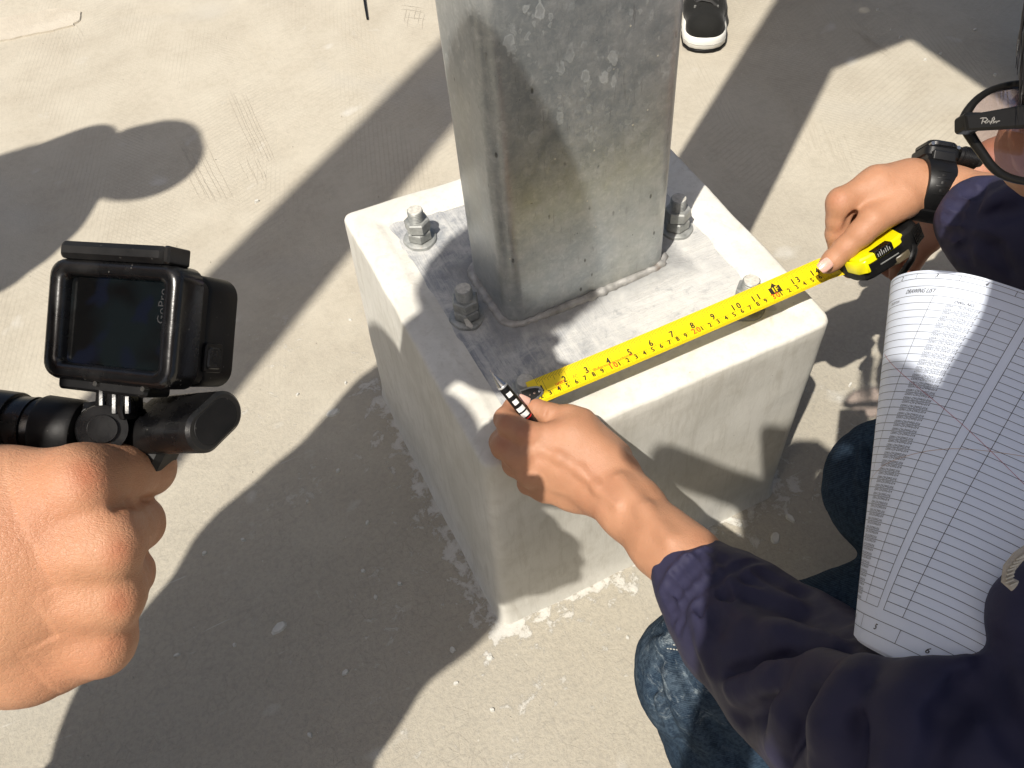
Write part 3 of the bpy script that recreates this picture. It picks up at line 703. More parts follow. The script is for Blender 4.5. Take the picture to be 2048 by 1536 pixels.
def simple_hand(w_, dirv, palm, side=1):
    """palm, four separate bent fingers and a thumb, starting at the wrist w_"""
    w_ = np.array(w_, float); d = np.array(dirv, float); d /= np.linalg.norm(d); p = np.array(palm, float); p -= d*(p@d); p /= np.linalg.norm(p); s = np.cross(d, p)*side
    P = [(w_, w_+d*.04, .027, .03, dict(k=.015, n=p, s=1.7)), (w_+d*.035-s*.018, w_+d*.085-s*.028, .022, .019, dict(k=.015, n=p, s=1.4)), (w_+d*.035+s*.018, w_+d*.08+s*.026, .022, .018, dict(k=.015, n=p, s=1.4))]
    for i, (L, o) in enumerate(((.072, -.033), (.080, -.011), (.074, .011), (.058, .032))):
        a = w_+d*.09+s*o; b = a+d*L*.5+p*.012; c = b+d*L*.22+p*.022; e = c+d*L*.05+p*.022
        P += [(a, b, .0095, .009, dict(k=.004)), (b, c, .009, .008, dict(k=.003)), (c, e, .008, .007, dict(k=.003))]
    a = w_+d*.025-s*.03; b = a+d*.035-s*.028+p*.01; c = b+d*.032-s*.008+p*.012
    P += [(a, b, .015, .0115, dict(k=.012)), (b, c, .0115, .009, dict(k=.004))]
    return P
# ================================================================ PERSON WITH THE CAMERA HANDLE (left fist in view)
p2 = empty('person', (-.85, -.42, 0), 'person at the left edge whose bare fist grips the black camera handle', 'person')
DF = .355
fist = []
fist += chain(DF, [(158, 964, .001, 57), (236, 948, .026, 56), (294, 936, .050, 53), (262, 934, .076, 46), (205, 925, .084, 42)], k=.004)     # index
fist += chain(DF, [(212, 1080, .002, 55), (244, 1062, .026, 57), (270, 1047, .050, 55), (240, 1048, .076, 45), (190, 1045, .084, 42)], k=.0032)  # middle
fist += chain(DF, [(218, 1192, .007, 51), (238, 1166, .030, 55), (252, 1146, .052, 53), (220, 1150, .076, 43), (175, 1150, .084, 40)], k=.0035)  # ring
fist += chain(DF, [(204, 1286, .013, 49), (214, 1266, .036, 50), (222, 1254, .054, 47), (190, 1258, .074, 40), (150, 1258, .080, 34)], k=.0045)  # little
fist += chain(DF, [(40, 960, .040, 60), (120, 930, .054, 44), (200, 918, .062, 38), (250, 922, .074, 36)], k=.006)                             # thumb wrapped round the far side
for a in [[(140, 968, .006, 62), (0, 1005, .008, 96), (-330, 1110, .020, 128)], [(196, 1085, .004, 61), (30, 1115, .004, 108), (-330, 1150, .014, 132)],
          [(203, 1190, .010, 57), (20, 1215, .010, 108), (-330, 1200, .020, 130)], [(188, 1286, .018, 53), (60, 1312, .022, 76), (-130, 1350, .030, 90), (-330, 1330, .034, 100)]]:
    fist += chain(DF, a, k=.018)
fist += chain(DF, [(60, 1150, .03, 95), (-330, 1200, .045, 100)], k=.02)
fist += chain(DF, [(160, 982, -.0035, 30), (110, 1000, -.004, 24)], k=.014) + chain(DF, [(222, 1104, -.0035, 32), (160, 1110, -.006, 24)], k=.014) + chain(DF, [(232, 1204, .004, 26), (180, 1210, .0, 22)], k=.012)
fist += chain(DF, [(232, 1012, -.002, 7), (262, 1004, .012, 7), (308, 992, .022, 8)], k=.004, op='sub') + chain(DF, [(222, 1168, .004, 7), (250, 1130, .010, 7), (292, 1098, .020, 8)], k=.005, op='sub')
# forearm going off to the left, elbow, upper arm
El = at(-330, 1190, .39); E2 = np.array([-.55, -.315, .90]); Sh2 = np.array([-.74, -.42, 1.27])
fore = [(El, El+(E2-El)*.5, .026, .036, dict(k=.02)), (El+(E2-El)*.5, E2, .036, .040, dict(k=.02))]
fv = sdf_mesh(fist+fore[:1], .00115, .006, jitter(.00035, 120, 3))
hd2 = np.array([-.452, -.222, 1.52]); nk2 = np.array([-.61, -.26, 1.40])
coarse = fore + wchain([(*E2, .042), (*Sh2, .05)]) + head_prims(hd2, .098, (.35, -.1, -.8), (.6, .3, .3)) + wchain([(*nk2, .055), (*(hd2+(nk2-hd2)*.4), .052)], k=.03)
Lsh = np.array([-.66, -.06, 1.27]); Lel = np.array([-.60, -.05, 1.05]); Lw = np.array([-.41, -.13, 1.15])
coarse += wchain([(*Lsh, .05), (*Lel, .042), (*Lw, .028)]) + simple_hand(Lw, (.55, -.5, -.1), (.2, .5, -.8), -1) + wchain([(-.37, -.20, 1.15, .030), (-.315, -.245, 1.14, .026)], k=.01)  # second hand posed, with a lump added, to shadow the hooked bolt
coarse += wchain([(-.70, -.24, 1.24, .12), (-.84, -.38, .92, .13)], k=.05) + wchain([(-.86, -.47, .88, .08), (-.88, -.62, .45, .055), (-1.0, -.66, .08, .045)]) + wchain([(-.92, -.28, .88, .08), (-.92, -.22, .45, .055), (-1.05, -.2, .08, .045)])
body_object('body', [fv, sdf_mesh(coarse, .009, .03)], M_SKIN_B, p2)
shirt = wchain([(*Sh2, .075), (*(Sh2+(E2-Sh2)*.7), .056)]) + wchain([(*Lsh, .075), (*(Lsh+(Lel-Lsh)*.9), .062)]) + wchain([(-.70, -.36, 1.25, .105), (-.66, -.13, 1.26, .12)], k=.05)
shirt += wchain([(-.573, -.316, 1.30, .080), (-.68, -.24, 1.28, .10)], k=.05) + wchain([(-.72, -.13, 1.20, .10), (-.868, -.182, 1.13, .105)], k=.05)  # extra bulk added to fill out the cast shadow
shirt += wchain([(-.70, -.24, 1.24, .15), (-.78, -.25, 1.05, .185), (-.865, -.30, .88, .205)], k=.06)
body_object('shirt', sdf_mesh(shirt, .010, .04, jitter(.010, 9, 5)), M_GREYC, p2)
tr = wchain([(-.85, -.38, .86, .155), (-.86, -.40, .80, .15)], k=.05) + wchain([(-.87, -.47, .84, .105), (-.88, -.62, .45, .082), (-1.0, -.66, .07, .07)]) + wchain([(-.92, -.28, .84, .105), (-.92, -.22, .45, .082), (-1.05, -.2, .07, .07)])
body_object('trousers', sdf_mesh(tr, .012, .04, jitter(.010, 9, 8)), M_TROUS, p2)
body_object('hair', sdf_mesh([(hd2+np.array([-.03, 0, .03]), hd2+np.array([.01, .01, .045]), .099, .097, {})], .008, .02, jitter(.006, 40, 8)), M_HAIR, p2)
for x, y in ((-.96, -.655), (-1.01, -.2)):
    body_object('shoe', sdf_mesh(wchain([(x-.06, y, .04, .042), (x+.06, y+.01, .04, .045), (x+.14, y+.015, .03, .034)], k=.03), .008, .02), M_BLACKM, p2)

# ================================================================ SQUATTING WORKER IN THE NAVY JACKET
p0 = empty('person', (.45, -.40, 0), 'squatting person in navy jacket and faded jeans holding both ends of the tape', 'person')
DL = .87
h = []
# left hand: fingertips pinch the hook, pen between thumb and forefinger
h += chain(DL, [(1058, 872, -.006, 27), (1020, 850, .004, 26), (1012, 838, .014, 24), (1026, 815, .026, 19), (1040, 808, .030, 15)], k=.004)       # index
h += chain(DL, [(1040, 912, -.002, 27), (1008, 893, .010, 26), (1002, 884, .022, 23), (1020, 850, .040, 19), (1034, 826, .046, 16)], k=.004)       # middle
h += chain(DL, [(1062, 945, .004, 26), (1030, 928, .016, 25), (1028, 918, .028, 22), (1046, 880, .044, 18), (1056, 860, .048, 15)], k=.004)        # ring
h += chain(DL, [(1090, 978, .012, 24), (1058, 966, .022, 23), (1060, 956, .032, 20), (1078, 915, .044, 17), (1086, 895, .048, 14)], k=.004)        # little
h += chain(DL, [(1222, 918, .004, 44), (1160, 850, .004, 33), (1138, 838, .006, 27), (1098, 829, .014, 22), (1072, 817, .021, 19), (1053, 807, .026, 15.5)], k=.006)  # thumb
for a in [[(1062, 878, -.004, 29), (1150, 880, -.008, 44), (1228, 946, -.016, 50)], [(1044, 914, .0, 29), (1140, 925, -.008, 46), (1224, 966, -.016, 52)],
          [(1066, 948, .006, 28), (1150, 955, -.001, 44), (1216, 984, -.012, 50)], [(1092, 978, .014, 26), (1150, 980, .010, 42), (1205, 996, .0, 42)]]:
    h += chain(DL, a, k=.008, n=BACK, s=1.35)
h += chain(DL, [(1120, 900, .018, 40), (1200, 940, .008, 44)], k=.012)
h += chain(DL, [(1216, 974, -.014, 62), (1262, 1016, -.036, 62), (1330, 1088, -.070, 67)], k=.012, n=BACK, s=1.3) + chain(DL, [(1330, 1088, -.070, 65), (1372, 1120, -.088, 68), (1500, 1240, -.14, 74)], k=.012, n=BACK, s=1.1)
h += chain(DL, [(1046, 868, -.013, 13)], k=.008) + chain(DL, [(1052, 908, -.012, 13)], k=.008) + chain(DL, [(1075, 950, -.004, 12)], k=.008)
hb_ = list(h)
def vein(base, pts, r, out=.12, k=.008):
    W = [(at(u, v, surf_depth(base, u, v, k=.006) or DL), r*DL/F_PX) for u, v in pts]
    return [(a-BACK*ra*(1-2*out), b-BACK*rb*(1-2*out), ra, rb, dict(k=k)) for (a, ra), (b, rb) in zip(W[:-1], W[1:])]
h += vein(hb_, [(1082, 900), (1120, 915), (1160, 940), (1195, 975), (1235, 1010)], 3.4, .02, .010) + vein(hb_, [(1240, 960), (1290, 1020), (1340, 1080)], 5, .0, .014)
for u, v, dz in ((1090, 812, .004), (1096, 815, .003), (1084, 811, .006)):      # creases over the thumb joint
    h += chain(DL, [(u, v-4, dz, 1.6), (u-6, v+16, dz, 1.6)], k=.0015, op='sub')
left = sdf_mesh(h, .0014, .006, jitter(.0003, 110, 3))
# right hand holding blade and case
DR = .93
g = []
g += chain(DR, [(1680, 408, .0, 25), (1676, 440, .010, 23), (1674, 468, .020, 22.5), (1678, 500, .030, 20), (1698, 535, .036, 16), (1700, 543, .036, 14)], k=.003)     # index
g += chain(DR, [(1700, 400, .018, 24), (1702, 440, .034, 22), (1722, 490, .050, 20), (1748, 520, .052, 15)], k=.004)
g += chain(DR, [(1722, 395, .034, 23), (1732, 440, .050, 20), (1765, 480, .064, 18), (1790, 505, .064, 14)], k=.004)
g += chain(DR, [(1745, 390, .048, 21), (1765, 430, .062, 18), (1795, 465, .070, 16), (1815, 485, .070, 13)], k=.004)
g += chain(DR, [(1800, 402, -.004, 40), (1745, 442, -.012, 30), (1722, 466, -.010, 26), (1690, 496, -.002, 22.5), (1666, 520, .004, 20.5), (1655, 530, .007, 17.5)], k=.005)   # thumb
for a in [[(1686, 402, .0, 27), (1755, 372, .002, 37), (1812, 370, .008, 40)], [(1706, 400, .018, 27), (1770, 385, .014, 43), (1815, 380, .014, 43)], [(1730, 395, .034, 26), (1785, 392, .028, 42), (1820, 382, .022, 42)]]:
    g += chain(DR, a, k=.012)
g += chain(DR, [(1825, 374, .012, 48), (1900, 386, .002, 46), (1990, 410, -.03, 52), (2100, 450, -.07, 66)], k=.02)
g += chain(DR, [(1705, 432, -.004, 9), (1696, 455, .0, 9)], k=.006, op='sub')
for i, (u, v) in enumerate(((1682, 486), (1688, 491), (1694, 494), (1679, 494))):
    g += chain(DR, [(u-3, v-5, -.0235+.001*i, 1.8), (u+9, v+8, -.0235+.001*i, 1.8)], k=.0015, op='sub')
g += chain(DR, [(1683, 408, -.018, 3), (1700, 425, -.020, 3)], k=.003, op='sub')
right = sdf_mesh(g, .0014, .006, jitter(.0003, 110, 6))
hd0 = at(2440, 185, .52); dn = np.array([0, 0, 1.])
faceD = at(2030, 260, .47)-hd0
nk0 = at(2420, 520, .56); chest0 = at(2450, 1050, .62); lsh = at(2230, 1430, .56); rsh = at(2500, 620, .72); lelb = at(1900, 1640, .58); relb = at(2350, 600, .82); pel0 = np.array([.58, -.42, .27])
cb = head_prims(hd0, .094, faceD, BACK) + wchain([(*nk0, .055), (*(nk0+(hd0-nk0)*.6), .055)], k=.03) + wchain([(*chest0, .10), (*pel0, .12)], k=.05)
cb += wchain([(*at(1500, 1240, .73), .032), (*lelb, .042), (*lsh, .05), (*chest0, .07)], k=.03) + wchain([(*at(2100, 450, .86), .034), (*relb, .042), (*rsh, .05), (*chest0, .07)], k=.03)
Lk, Rk = at(1405, 1345, .90), at(1790, 975, .88)
Lf, Rf = onz(1560, 1640, .06), onz(1900, 1130, .06)
Lh, Rh = np.array([.50, -.46, .25]), np.array([.60, -.30, .25])
cb += wchain([(*Lh, .06), (*Lk, .034), (*Lf, .03)], k=.03) + wchain([(*Rh, .06), (*Rk, .034), (*Rf, .03)], k=.03)
body_object('body', [left, right, sdf_mesh(cb, .009, .03)], M_SKIN_A, p0)
nail(p0, 1047, 802, DL+.011, (-1, .45, .25), (.3, .9, .2), .013, .0105)
nail(p0, 1651, 530, DR-.0135, (-.75, -.62, -.1), (.6, -.8, .1), .0145, .0125)
# jacket: body and two sleeves with folds
j = []
j += chain(.74, [(1372, 1135, .045, 70), (1405, 1172, .03, 90), (1470, 1235, .0, 124), (1600, 1350, -.06, 156), (1700, 1430, -.115, 172), (1800, 1510, -.175, 188), (1900, 1570, -.235, 210)], k=.02)   # left sleeve
j += chain(.50, [(1800, 1492, .012, 142), (1930, 1540, -.010, 172), (2100, 1500, -.02, 195), (2260, 1440, .0, 240)], k=.025)
j += chain(.485, [(2062, 1245, .0, 84), (2075, 1320, .0, 84), (2110, 1420, .0, 110)], k=.008) + chain(.49, [(2088, 1190, .0, 72), (2250, 1080, .02, 150)], k=.015)
j += wchain([(*(lsh), .085), (*chest0, .15), (*rsh, .09)], k=.05) + wchain([(*chest0, .16), (*(chest0*.4+pel0*.6), .16)], k=.05)
def fold(pts, r, out=.35, k=.012, op=None, base=None):
    """a fold laid on the cloth: pixel path on the surface, r pixels thick, standing proud (or carved) by the fraction out"""
    W = []
    for i, (u, v) in enumerate(pts):
        d = surf_depth(base or jbase, u, v)
        if d is None: continue
        q = r*(.45 if i in (0, len(pts)-1) else 1.0); rr = q*d/F_PX; W.append((at(u, v, d)-BACK*rr*(1-out*2) if op is None else at(u, v, d)+BACK*rr*(1-out*2), rr))
    o = dict(k=k); 
    if op: o['op'] = op
    return [(a, b, ra, rb, o) for (a, ra), (b, rb) in zip(W[:-1], W[1:])]
jbase = list(j)
# long folds running over the left sleeve, from the picture
j += fold([(1412, 1402), (1480, 1378), (1560, 1358), (1650, 1348), (1740, 1346)], 22, .34, .02)
j += fold([(1408, 1375), (1468, 1345), (1570, 1320), (1680, 1312), (1740, 1318)], 9, .42, .012, 'sub')
j += fold([(1560, 1500), (1590, 1430), (1650, 1372), (1720, 1352)], 20, .36, .02)
j += fold([(1585, 1520), (1612, 1462), (1645, 1405), (1700, 1368)], 11, .5, .012, 'sub')
j += fold([(1650, 1530), (1672, 1450), (1720, 1385), (1790, 1350)], 24, .36, .022)
j += fold([(1722, 1520), (1742, 1450), (1768, 1398), (1825, 1352)], 14, .5, .014, 'sub')
j += fold([(1790, 1530), (1810, 1440), (1860, 1370), (1930, 1345)], 28, .36, .024)
j += fold([(1870, 1520), (1890, 1440), (1935, 1380), (1990, 1350)], 10, .45, .016, 'sub')
j += fold([(1985, 1338), (1992, 1400), (2030, 1470), (2070, 1520)], 11, .5, .014, 'sub')
j += fold([(1480, 1440), (1540, 1420), (1600, 1400)], 9, .35, .016, 'sub') + fold([(1450, 1300), (1560, 1270), (1680, 1280)], 12, .2, .02)
j += fold([(1495, 1190), (1600, 1215), (1690, 1275)], 8, .4, .014, 'sub') + fold([(1530, 1140), (1600, 1172), (1680, 1240)], 8, .4, .014, 'sub')
j += fold([(1400, 1230), (1420, 1290), (1425, 1340)], 10, .15, .018) + fold([(1450, 1205), (1500, 1250), (1560, 1270)], 8, .15, .018)
# gathered cuff, left
j += fold([(1318, 1184), (1342, 1146), (1374, 1113), (1412, 1090)], 7, .3, .006)
j += fold([(1340, 1246), (1360, 1208), (1392, 1175), (1430, 1152), (1470, 1128), (1512, 1116)], 6, .5, .006, 'sub')
for u0, v0, u1, v1 in ((1334, 1166, 1358, 1200), (1350, 1140, 1378, 1180), (1372, 1118, 1398, 1165), (1396, 1102, 1428, 1146), (1326, 1196, 1346, 1226), (1420, 1096, 1456, 1128)):
    j += fold([(u0, v0), ((u0+u1)/2+2, (v0+v1)/2), (u1, v1)], 6, .42, .006, 'sub')
for u0, v0, u1, v1 in ((1362, 1216, 1356, 1262), (1394, 1186, 1404, 1236), (1434, 1162, 1462, 1205), (1474, 1138, 1520, 1165)):
    j += fold([(u0, v0), ((u0+u1)/2-2, (v0+v1)/2), (u1, v1)], 6.5, .4, .007, 'sub')
# right sleeve
j += chain(.86, [(1945, 438, .010, 72), (1975, 455, .0, 92), (2060, 480, -.01, 122), (2200, 540, -.03, 150), (2350, 600, -.05, 160)], k=.02)
j += chain(.84, [(2350, 600, -.02, 160), (2500, 620, -.12, 230)], k=.03)
rbase = chain(.86, [(1945, 438, .010, 72), (1975, 455, .0, 92), (2060, 480, -.01, 122), (2200, 540, -.03, 150)])
for u0, v0, u1, v1 in ((1893, 398, 1938, 412), (1886, 430, 1932, 436), (1886, 468, 1930, 466), (1902, 505, 1936, 496), (1925, 366, 1958, 385)):
    j += fold([(u0, v0), ((u0+u1)/2, (v0+v1)/2+2), (u1, v1)], 8, .5, .007, 'sub', rbase)
j += fold([(1975, 356), (1952, 400), (1933, 443), (1927, 490), (1940, 528)], 7, .5, .006, 'sub', rbase)
j += fold([(1955, 440), (2000, 425), (2048, 418)], 7, .45, .012, 'sub', rbase) + fold([(1948, 480), (1985, 500), (2020, 540)], 7, .45, .012, 'sub', rbase) + fold([(1985, 400), (2030, 385), (2060, 380)], 8, .3, .014, None, rbase)
jk = sdf_mesh(j, .0023, .02, lambda v, n: n*(vnoise(v, 34, 4, 3)*.005 + vnoise(v, 12, 14, 2)*.008)[:, None])
body_object('jacket', jk, M_NAVY, p0, label='navy nylon jacket with gathered cuffs')
# zip tape by the collar
zt = MB(); zp = [at(u, v, .448) for u, v in ((2090, 1085), (2060, 1098), (2036, 1114), (2018, 1136), (2014, 1160), (2030, 1172))]
zt.frame(zp, [.0032]*6, 10, flat=(BACK, .4)); zt.build('zip_tape', simple('zip_cotton', (.42, .38, .32), .8, bump=(600, .6, .001)), p0)
for i in range(26):
    pass
zt = MB()
for a, b in zip(zp[:-1], zp[1:]):
    n = max(2, int(np.linalg.norm(b-a)/.0018))
    for k in range(n):
        c = a+(b-a)*k/n + BACK*.002; zt.frame([c-UP*.001+RIGHT*-.002, c+UP*.0006+RIGHT*.002], .00055, 5)
zt.build('zip_teeth', simple('zip_teeth', (.5, .46, .38), .5), p0)
jn = wchain([(*Lh, .095), (*(Lh+(Lk-Lh)*.6), .086), (*Lk, .064)], k=.03) + wchain([(*Lk, .064), (*(Lk+(Lf-Lk)*.4), .070), (*Lf, .058)], k=.02)
jn += wchain([(*Rh, .095), (*(Rh+(Rk-Rh)*.6), .086), (*Rk, .064)], k=.03) + wchain([(*Rk, .064), (*(Rk+(Rf-Rk)*.4), .066), (*Rf, .058)], k=.02) + wchain([(*pel0, .14)], k=.05)
jbj = list(jn)
for L_, r_, o_ in (([(1318, 1330), (1332, 1420), (1362, 1490), (1400, 1530)], 9, .42), ([(1352, 1310), (1385, 1400), (1440, 1480), (1480, 1525)], 10, .42), ([(1322, 1262), (1360, 1300), (1420, 1330)], 7, .4), ([(1308, 1360), (1322, 1440), (1350, 1505)], 6, .45),
                    ([(1400, 1440), (1450, 1500), (1500, 1535)], 8, .42), ([(1712, 900), (1720, 960), (1716, 1020)], 7, .42), ([(1735, 880), (1745, 950), (1742, 1040), (1750, 1070)], 8, .42), ([(1640, 1195), (1680, 1200), (1705, 1220)], 6, .4)):
    jn += fold(L_, r_, o_, .012, 'sub', jbj)
for L_, r_ in (([(1310, 1285), (1330, 1290), (1368, 1294)], 6), ([(1335, 1345), (1370, 1420), (1420, 1495)], 11), ([(1320, 1400), (1345, 1470)], 8), ([(1322, 1225), (1335, 1250), (1350, 1262)], 8), ([(1725, 900), (1732, 960), (1730, 1040)], 9)):
    jn += fold(L_, r_, .22, .014, None, jbj)
body_object('jeans', sdf_mesh(jn, .0032, .03, lambda v, n: n*(vnoise(v, 26, 8, 3)*.006 + vnoise(v, 70, 5, 2)*.0016)[:, None]), M_DENIM, p0)
sm = MB()
for v0 in (1284, 1293):
    for k in range(9):
        a, b = [np.array([1308+6.4*(k+t), v0+.9*(k+t)]) for t in (0, .6)]; da, db = surf_depth(jbj, *a, k=.03), surf_depth(jbj, *b, k=.03)
        if da and db: sm.frame([at(*a, da-.0035), at(*b, db-.0035)], .0007, 5)
if sm.v: sm.build('knee_stitching', simple('pale_thread', (.42, .42, .38), .8), p0, kind='stuff')

hr = wchain([(*(hd0+BACK*.02-faceD/np.linalg.norm(faceD)*.02), .100), (*(hd0+BACK*.03+faceD/np.linalg.norm(faceD)*.03), .092)], k=.02)
body_object('hair', sdf_mesh(hr, .004, .02, jitter(.006, 60, 8)), M_HAIR, p0)
# strands hanging forward at the edge of the picture
st = MB(); rs = random.Random(4)
for i in range(70):
    u0 = 2066+rs.random()*60; v0 = -80+rs.random()*60; D_ = .42+rs.random()*.03; L = 130+rs.random()*200; du = -14-rs.random()*26; ph = rs.random()*6; am = 3+rs.random()*6; P = []
    for k in range(9):
        t = k/8; P.append(at(u0+du*math.sin(t*1.6)+am*math.sin(ph+t*4.5)*t, v0+L*t, D_+.004*math.sin(ph+t*3)))
    st.frame([at(2150, -130, .43)]+P, [.0006]*5+[.0005, .0004, .0003, .0002, .0001], 4)
st.build('fringe', M_HAIR, p0)
for c in (Lf, Rf):
    body_object('shoe', sdf_mesh(wchain([(c[0]-.10, c[1]+.02, .035, .036), (c[0], c[1], .045, .045), (c[0]+.12, c[1]-.02, .04, .042)], k=.03), .007, .02), M_BLACKM, p0)

# ================================================================ PHOTOGRAPHER BEHIND THE LENS
p1 = empty('person', (-.50, -1.15, 0), 'person behind the lens raising a phone over the plinth, seen only as a shadow', 'person')
hd1 = np.array([-.36, -.76, 1.50]); ch1 = np.array([-.46, -.98, 1.22]); pv1 = np.array([-.52, -1.16, .92])
RWp = np.array([-.117, -.562, 1.20]); LWp = CAM-RIGHT*.06+BACK*.075-UP*.08
b1 = head_prims(hd1, .096, -(hd1-CAM), (0, 0, 1)) + wchain([(*ch1, .12), (*pv1, .12)], k=.05) + wchain([(*(ch1+[.04, .08, .12]), .055), (*hd1, .055)], k=.03)
b1 += wchain([(-.17, -.88, 1.33, .05), (.075, -.50, 1.20, .045), (*RWp, .032)], k=.02) + simple_hand(RWp, UP*.8-RIGHT*.5+BACK*.25, -RIGHT, 1)
b1 += wchain([(ch1[0]-.16, ch1[1]+.08, 1.33, .05), (-.62, -.86, 1.06, .042), (*LWp, .028)], k=.02) + simple_hand(LWp, UP*.7+RIGHT*.5, -UP*.3+RIGHT*.2-BACK, -1)
b1 += wchain([(-.43, -1.2, .88, .08), (-.40, -1.22, .46, .055), (-.42, -1.3, .08, .045)]) + wchain([(-.60, -1.12, .88, .08), (-.62, -1.12, .46, .055), (-.66, -1.2, .08, .045)])
b1 += wchain([(*LWp, .024), (-.330, -.589, 1.23, .022), (-.262, -.478, 1.25, .023), (-.322, -.412, 1.25, .022)], k=.01)  # stub off the left wrist, added to cast the band on the plinth
body_object('body', sdf_mesh(b1, .007, .03), M_SKIN_C, p1)
s1 = wchain([(-.30, -.97, 1.33, .11), (-.17, -.88, 1.33, .085), (.075, -.50, 1.21, .088), (-.09, -.56, 1.20, .062)], k=.03) + wchain([(-.156, -.538, 1.225, .043), (-.09, -.57, 1.21, .05)], k=.02) + wchain([(ch1[0]-.16, ch1[1]+.08, 1.31, .07), (-.60, -.88, 1.12, .06)], k=.03) + wchain([(ch1[0]+.1, ch1[1]-.04, 1.3, .12), (ch1[0]-.1, ch1[1]+.06, 1.3, .12)], k=.04) + wchain([(*ch1, .15), (*pv1, .155)], k=.05)  # right sleeve widened, with a lump at the cuff, to shade the paper
body_object('shirt', sdf_mesh(s1, .010, .04, jitter(.01, 9, 2)), M_WHITEC, p1)
t1 = wchain([(*pv1, .15)], k=.05) + wchain([(-.43, -1.2, .86, .10), (-.40, -1.22, .46, .08), (-.42, -1.3, .07, .07)]) + wchain([(-.60, -1.12, .86, .10), (-.62, -1.12, .46, .08), (-.66, -1.2, .07, .07)])
body_object('trousers', sdf_mesh(t1, .012, .04, jitter(.01, 9, 9)), M_TROUS, p1)
body_object('hair', sdf_mesh(wchain([(hd1[0]-.03, hd1[1]-.03, 1.53, .1), (hd1[0], hd1[1], 1.54, .096)]), .008, .02, jitter(.006, 40, 8)), M_HAIR, p1)
for x, y in ((-.40, -1.22), (-.64, -1.12)):
    body_object('shoe', sdf_mesh(wchain([(x-.02, y-.06, .04, .042), (x+.02, y+.06, .04, .045), (x+.04, y+.14, .03, .034)], k=.03), .008, .02), M_BLACKM, p1)
ph = MB(); ph.prism(rrect(.078, .165, .012), CAM+RIGHT*.004+UP*.062+BACK*.004, RIGHT, UP, BACK, 0, .0085, .0015)
ph.build('phone', M_BLACK, label='black phone held flat over the scene by the photographer, casting a box shadow', cat='phone')

# ================================================================ STANDING PEOPLE ROUND THE SCENE
def standing(x, y, hgt, face, label, shirt_m, hat=None, shoes_m=None, skin=None, group=None, feet=None, lean=0):
    s = hgt/1.72; f = np.array([math.cos(face), math.sin(face), 0]); r = np.array([math.sin(face), -math.cos(face), 0]); o = np.array([x, y, 0.])
    P = lambda a, b, z: o+r*a*s+f*(b+lean*max(0, (z-.9)/.7))*s+np.array([0, 0, z*s])
    root = empty('person', (x, y, 0), label, 'person'); hd = P(0, .03, 1.60)
    b = head_prims(hd, .096, f, (0, 0, 1)) + wchain([(*P(0, 0, 1.42), .055), (*P(0, .02, 1.53), .055)], k=.03) + wchain([(*P(0, 0, 1.25), .11), (*P(0, 0, .95), .12)], k=.05)
    ft = feet or [(-.11, .0), (.11, .0)]
    for i, q in enumerate((-1, 1)):
        b += wchain([(*P(q*.17, 0, 1.37), .05), (*P(q*.23, -.02, 1.10), .04), (*P(q*.22, .08, .88), .028)], k=.02) + simple_hand(P(q*.22, .08, .88), (0.1*f[0], .1*f[1], -1), -r*q, q)
        b += wchain([(*P(q*.09, 0, .9), .08), (*P((q*.1+ft[i][0])/2, ft[i][1]/2, .48), .055), (*P(ft[i][0], ft[i][1], .09), .042)], k=.03)
    body_object('body', sdf_mesh(b, .010, .03), skin or M_SKIN_C, root)
    t = wchain([(*P(-.1, 0, 1.34), .11), (*P(.1, 0, 1.34), .11)], k=.05) + wchain([(*P(0, 0, 1.3), .14), (*P(0, 0, .92), .145)], k=.05)
    for q in (-1, 1): t += wchain([(*P(q*.18, 0, 1.36), .07), (*P(q*.22, -.01, 1.14), .06)], k=.03)
    body_object('shirt', sdf_mesh(t, .012, .03, jitter(.008, 9, 2)), shirt_m, root)
    t = wchain([(*P(0, 0, .9), .14)], k=.05)
    for i, q in enumerate((-1, 1)): t += wchain([(*P(q*.09, 0, .86), .10), (*P((q*.1+ft[i][0])/2, ft[i][1]/2, .48), .078), (*P(ft[i][0], ft[i][1], .11), .062)], k=.03)
    body_object('trousers', sdf_mesh(t, .012, .03, jitter(.008, 9, 5)), M_TROUS, root)
    body_object('hair', sdf_mesh([(hd+f*-.02+[0, 0, .03], hd+f*.01+[0, 0, .04], .1, .098, {})], .010, .02), M_HAIR, root)
    if hat:
        m = MB(); N = 28; c = hd+np.array([0, 0, .06]); prof = [(.001, .085), (.06, .082), (.095, .055), (.105, .0), (hat, -.02), (hat+.005, -.026), (.10, -.01)]
        m.add([c+f*math.cos(2*math.pi*i/N)*R_+r*math.sin(2*math.pi*i/N)*R_+np.array([0, 0, z]) for i in range(N) for R_, z in prof], [(i*7+k, ((i+1) % N)*7+k, ((i+1) % N)*7+k+1, i*7+k+1) for i in range(N) for k in range(6)])
        m.build('hat', shirt_m, root)
    return root, P, f, r
# ================================================================ ACTION CAMERA ON ITS HANDLE
GO = np.array([-0.2660726, -0.20776335, 0.8607245])
GR = np.array([[0.7502035, 0.4608573, -0.4741363], [-0.6519570, 0.6350973, -0.4142506], [0.1102123, 0.6198887, 0.7769114]])
gx_, gy_, gz_ = GR[:, 0], GR[:, 1], GR[:, 2]
gw = lambda x, y, z=0: GO + gx_*x + gy_*y + gz_*z
ac = empty('action_camera', GO, 'black action camera in a thick frame with dark screen above the left fist', 'action camera')
def gprism(name, w_, h_, r, cx, cy, z0, z1, bev, mat, parent, n=6, **kw):
    return MB().prism(rrect(w_, h_, r, n), gw(cx, cy, 0), gx_, gy_, gz_, z0, z1, bev).build(name, mat, parent, **kw)
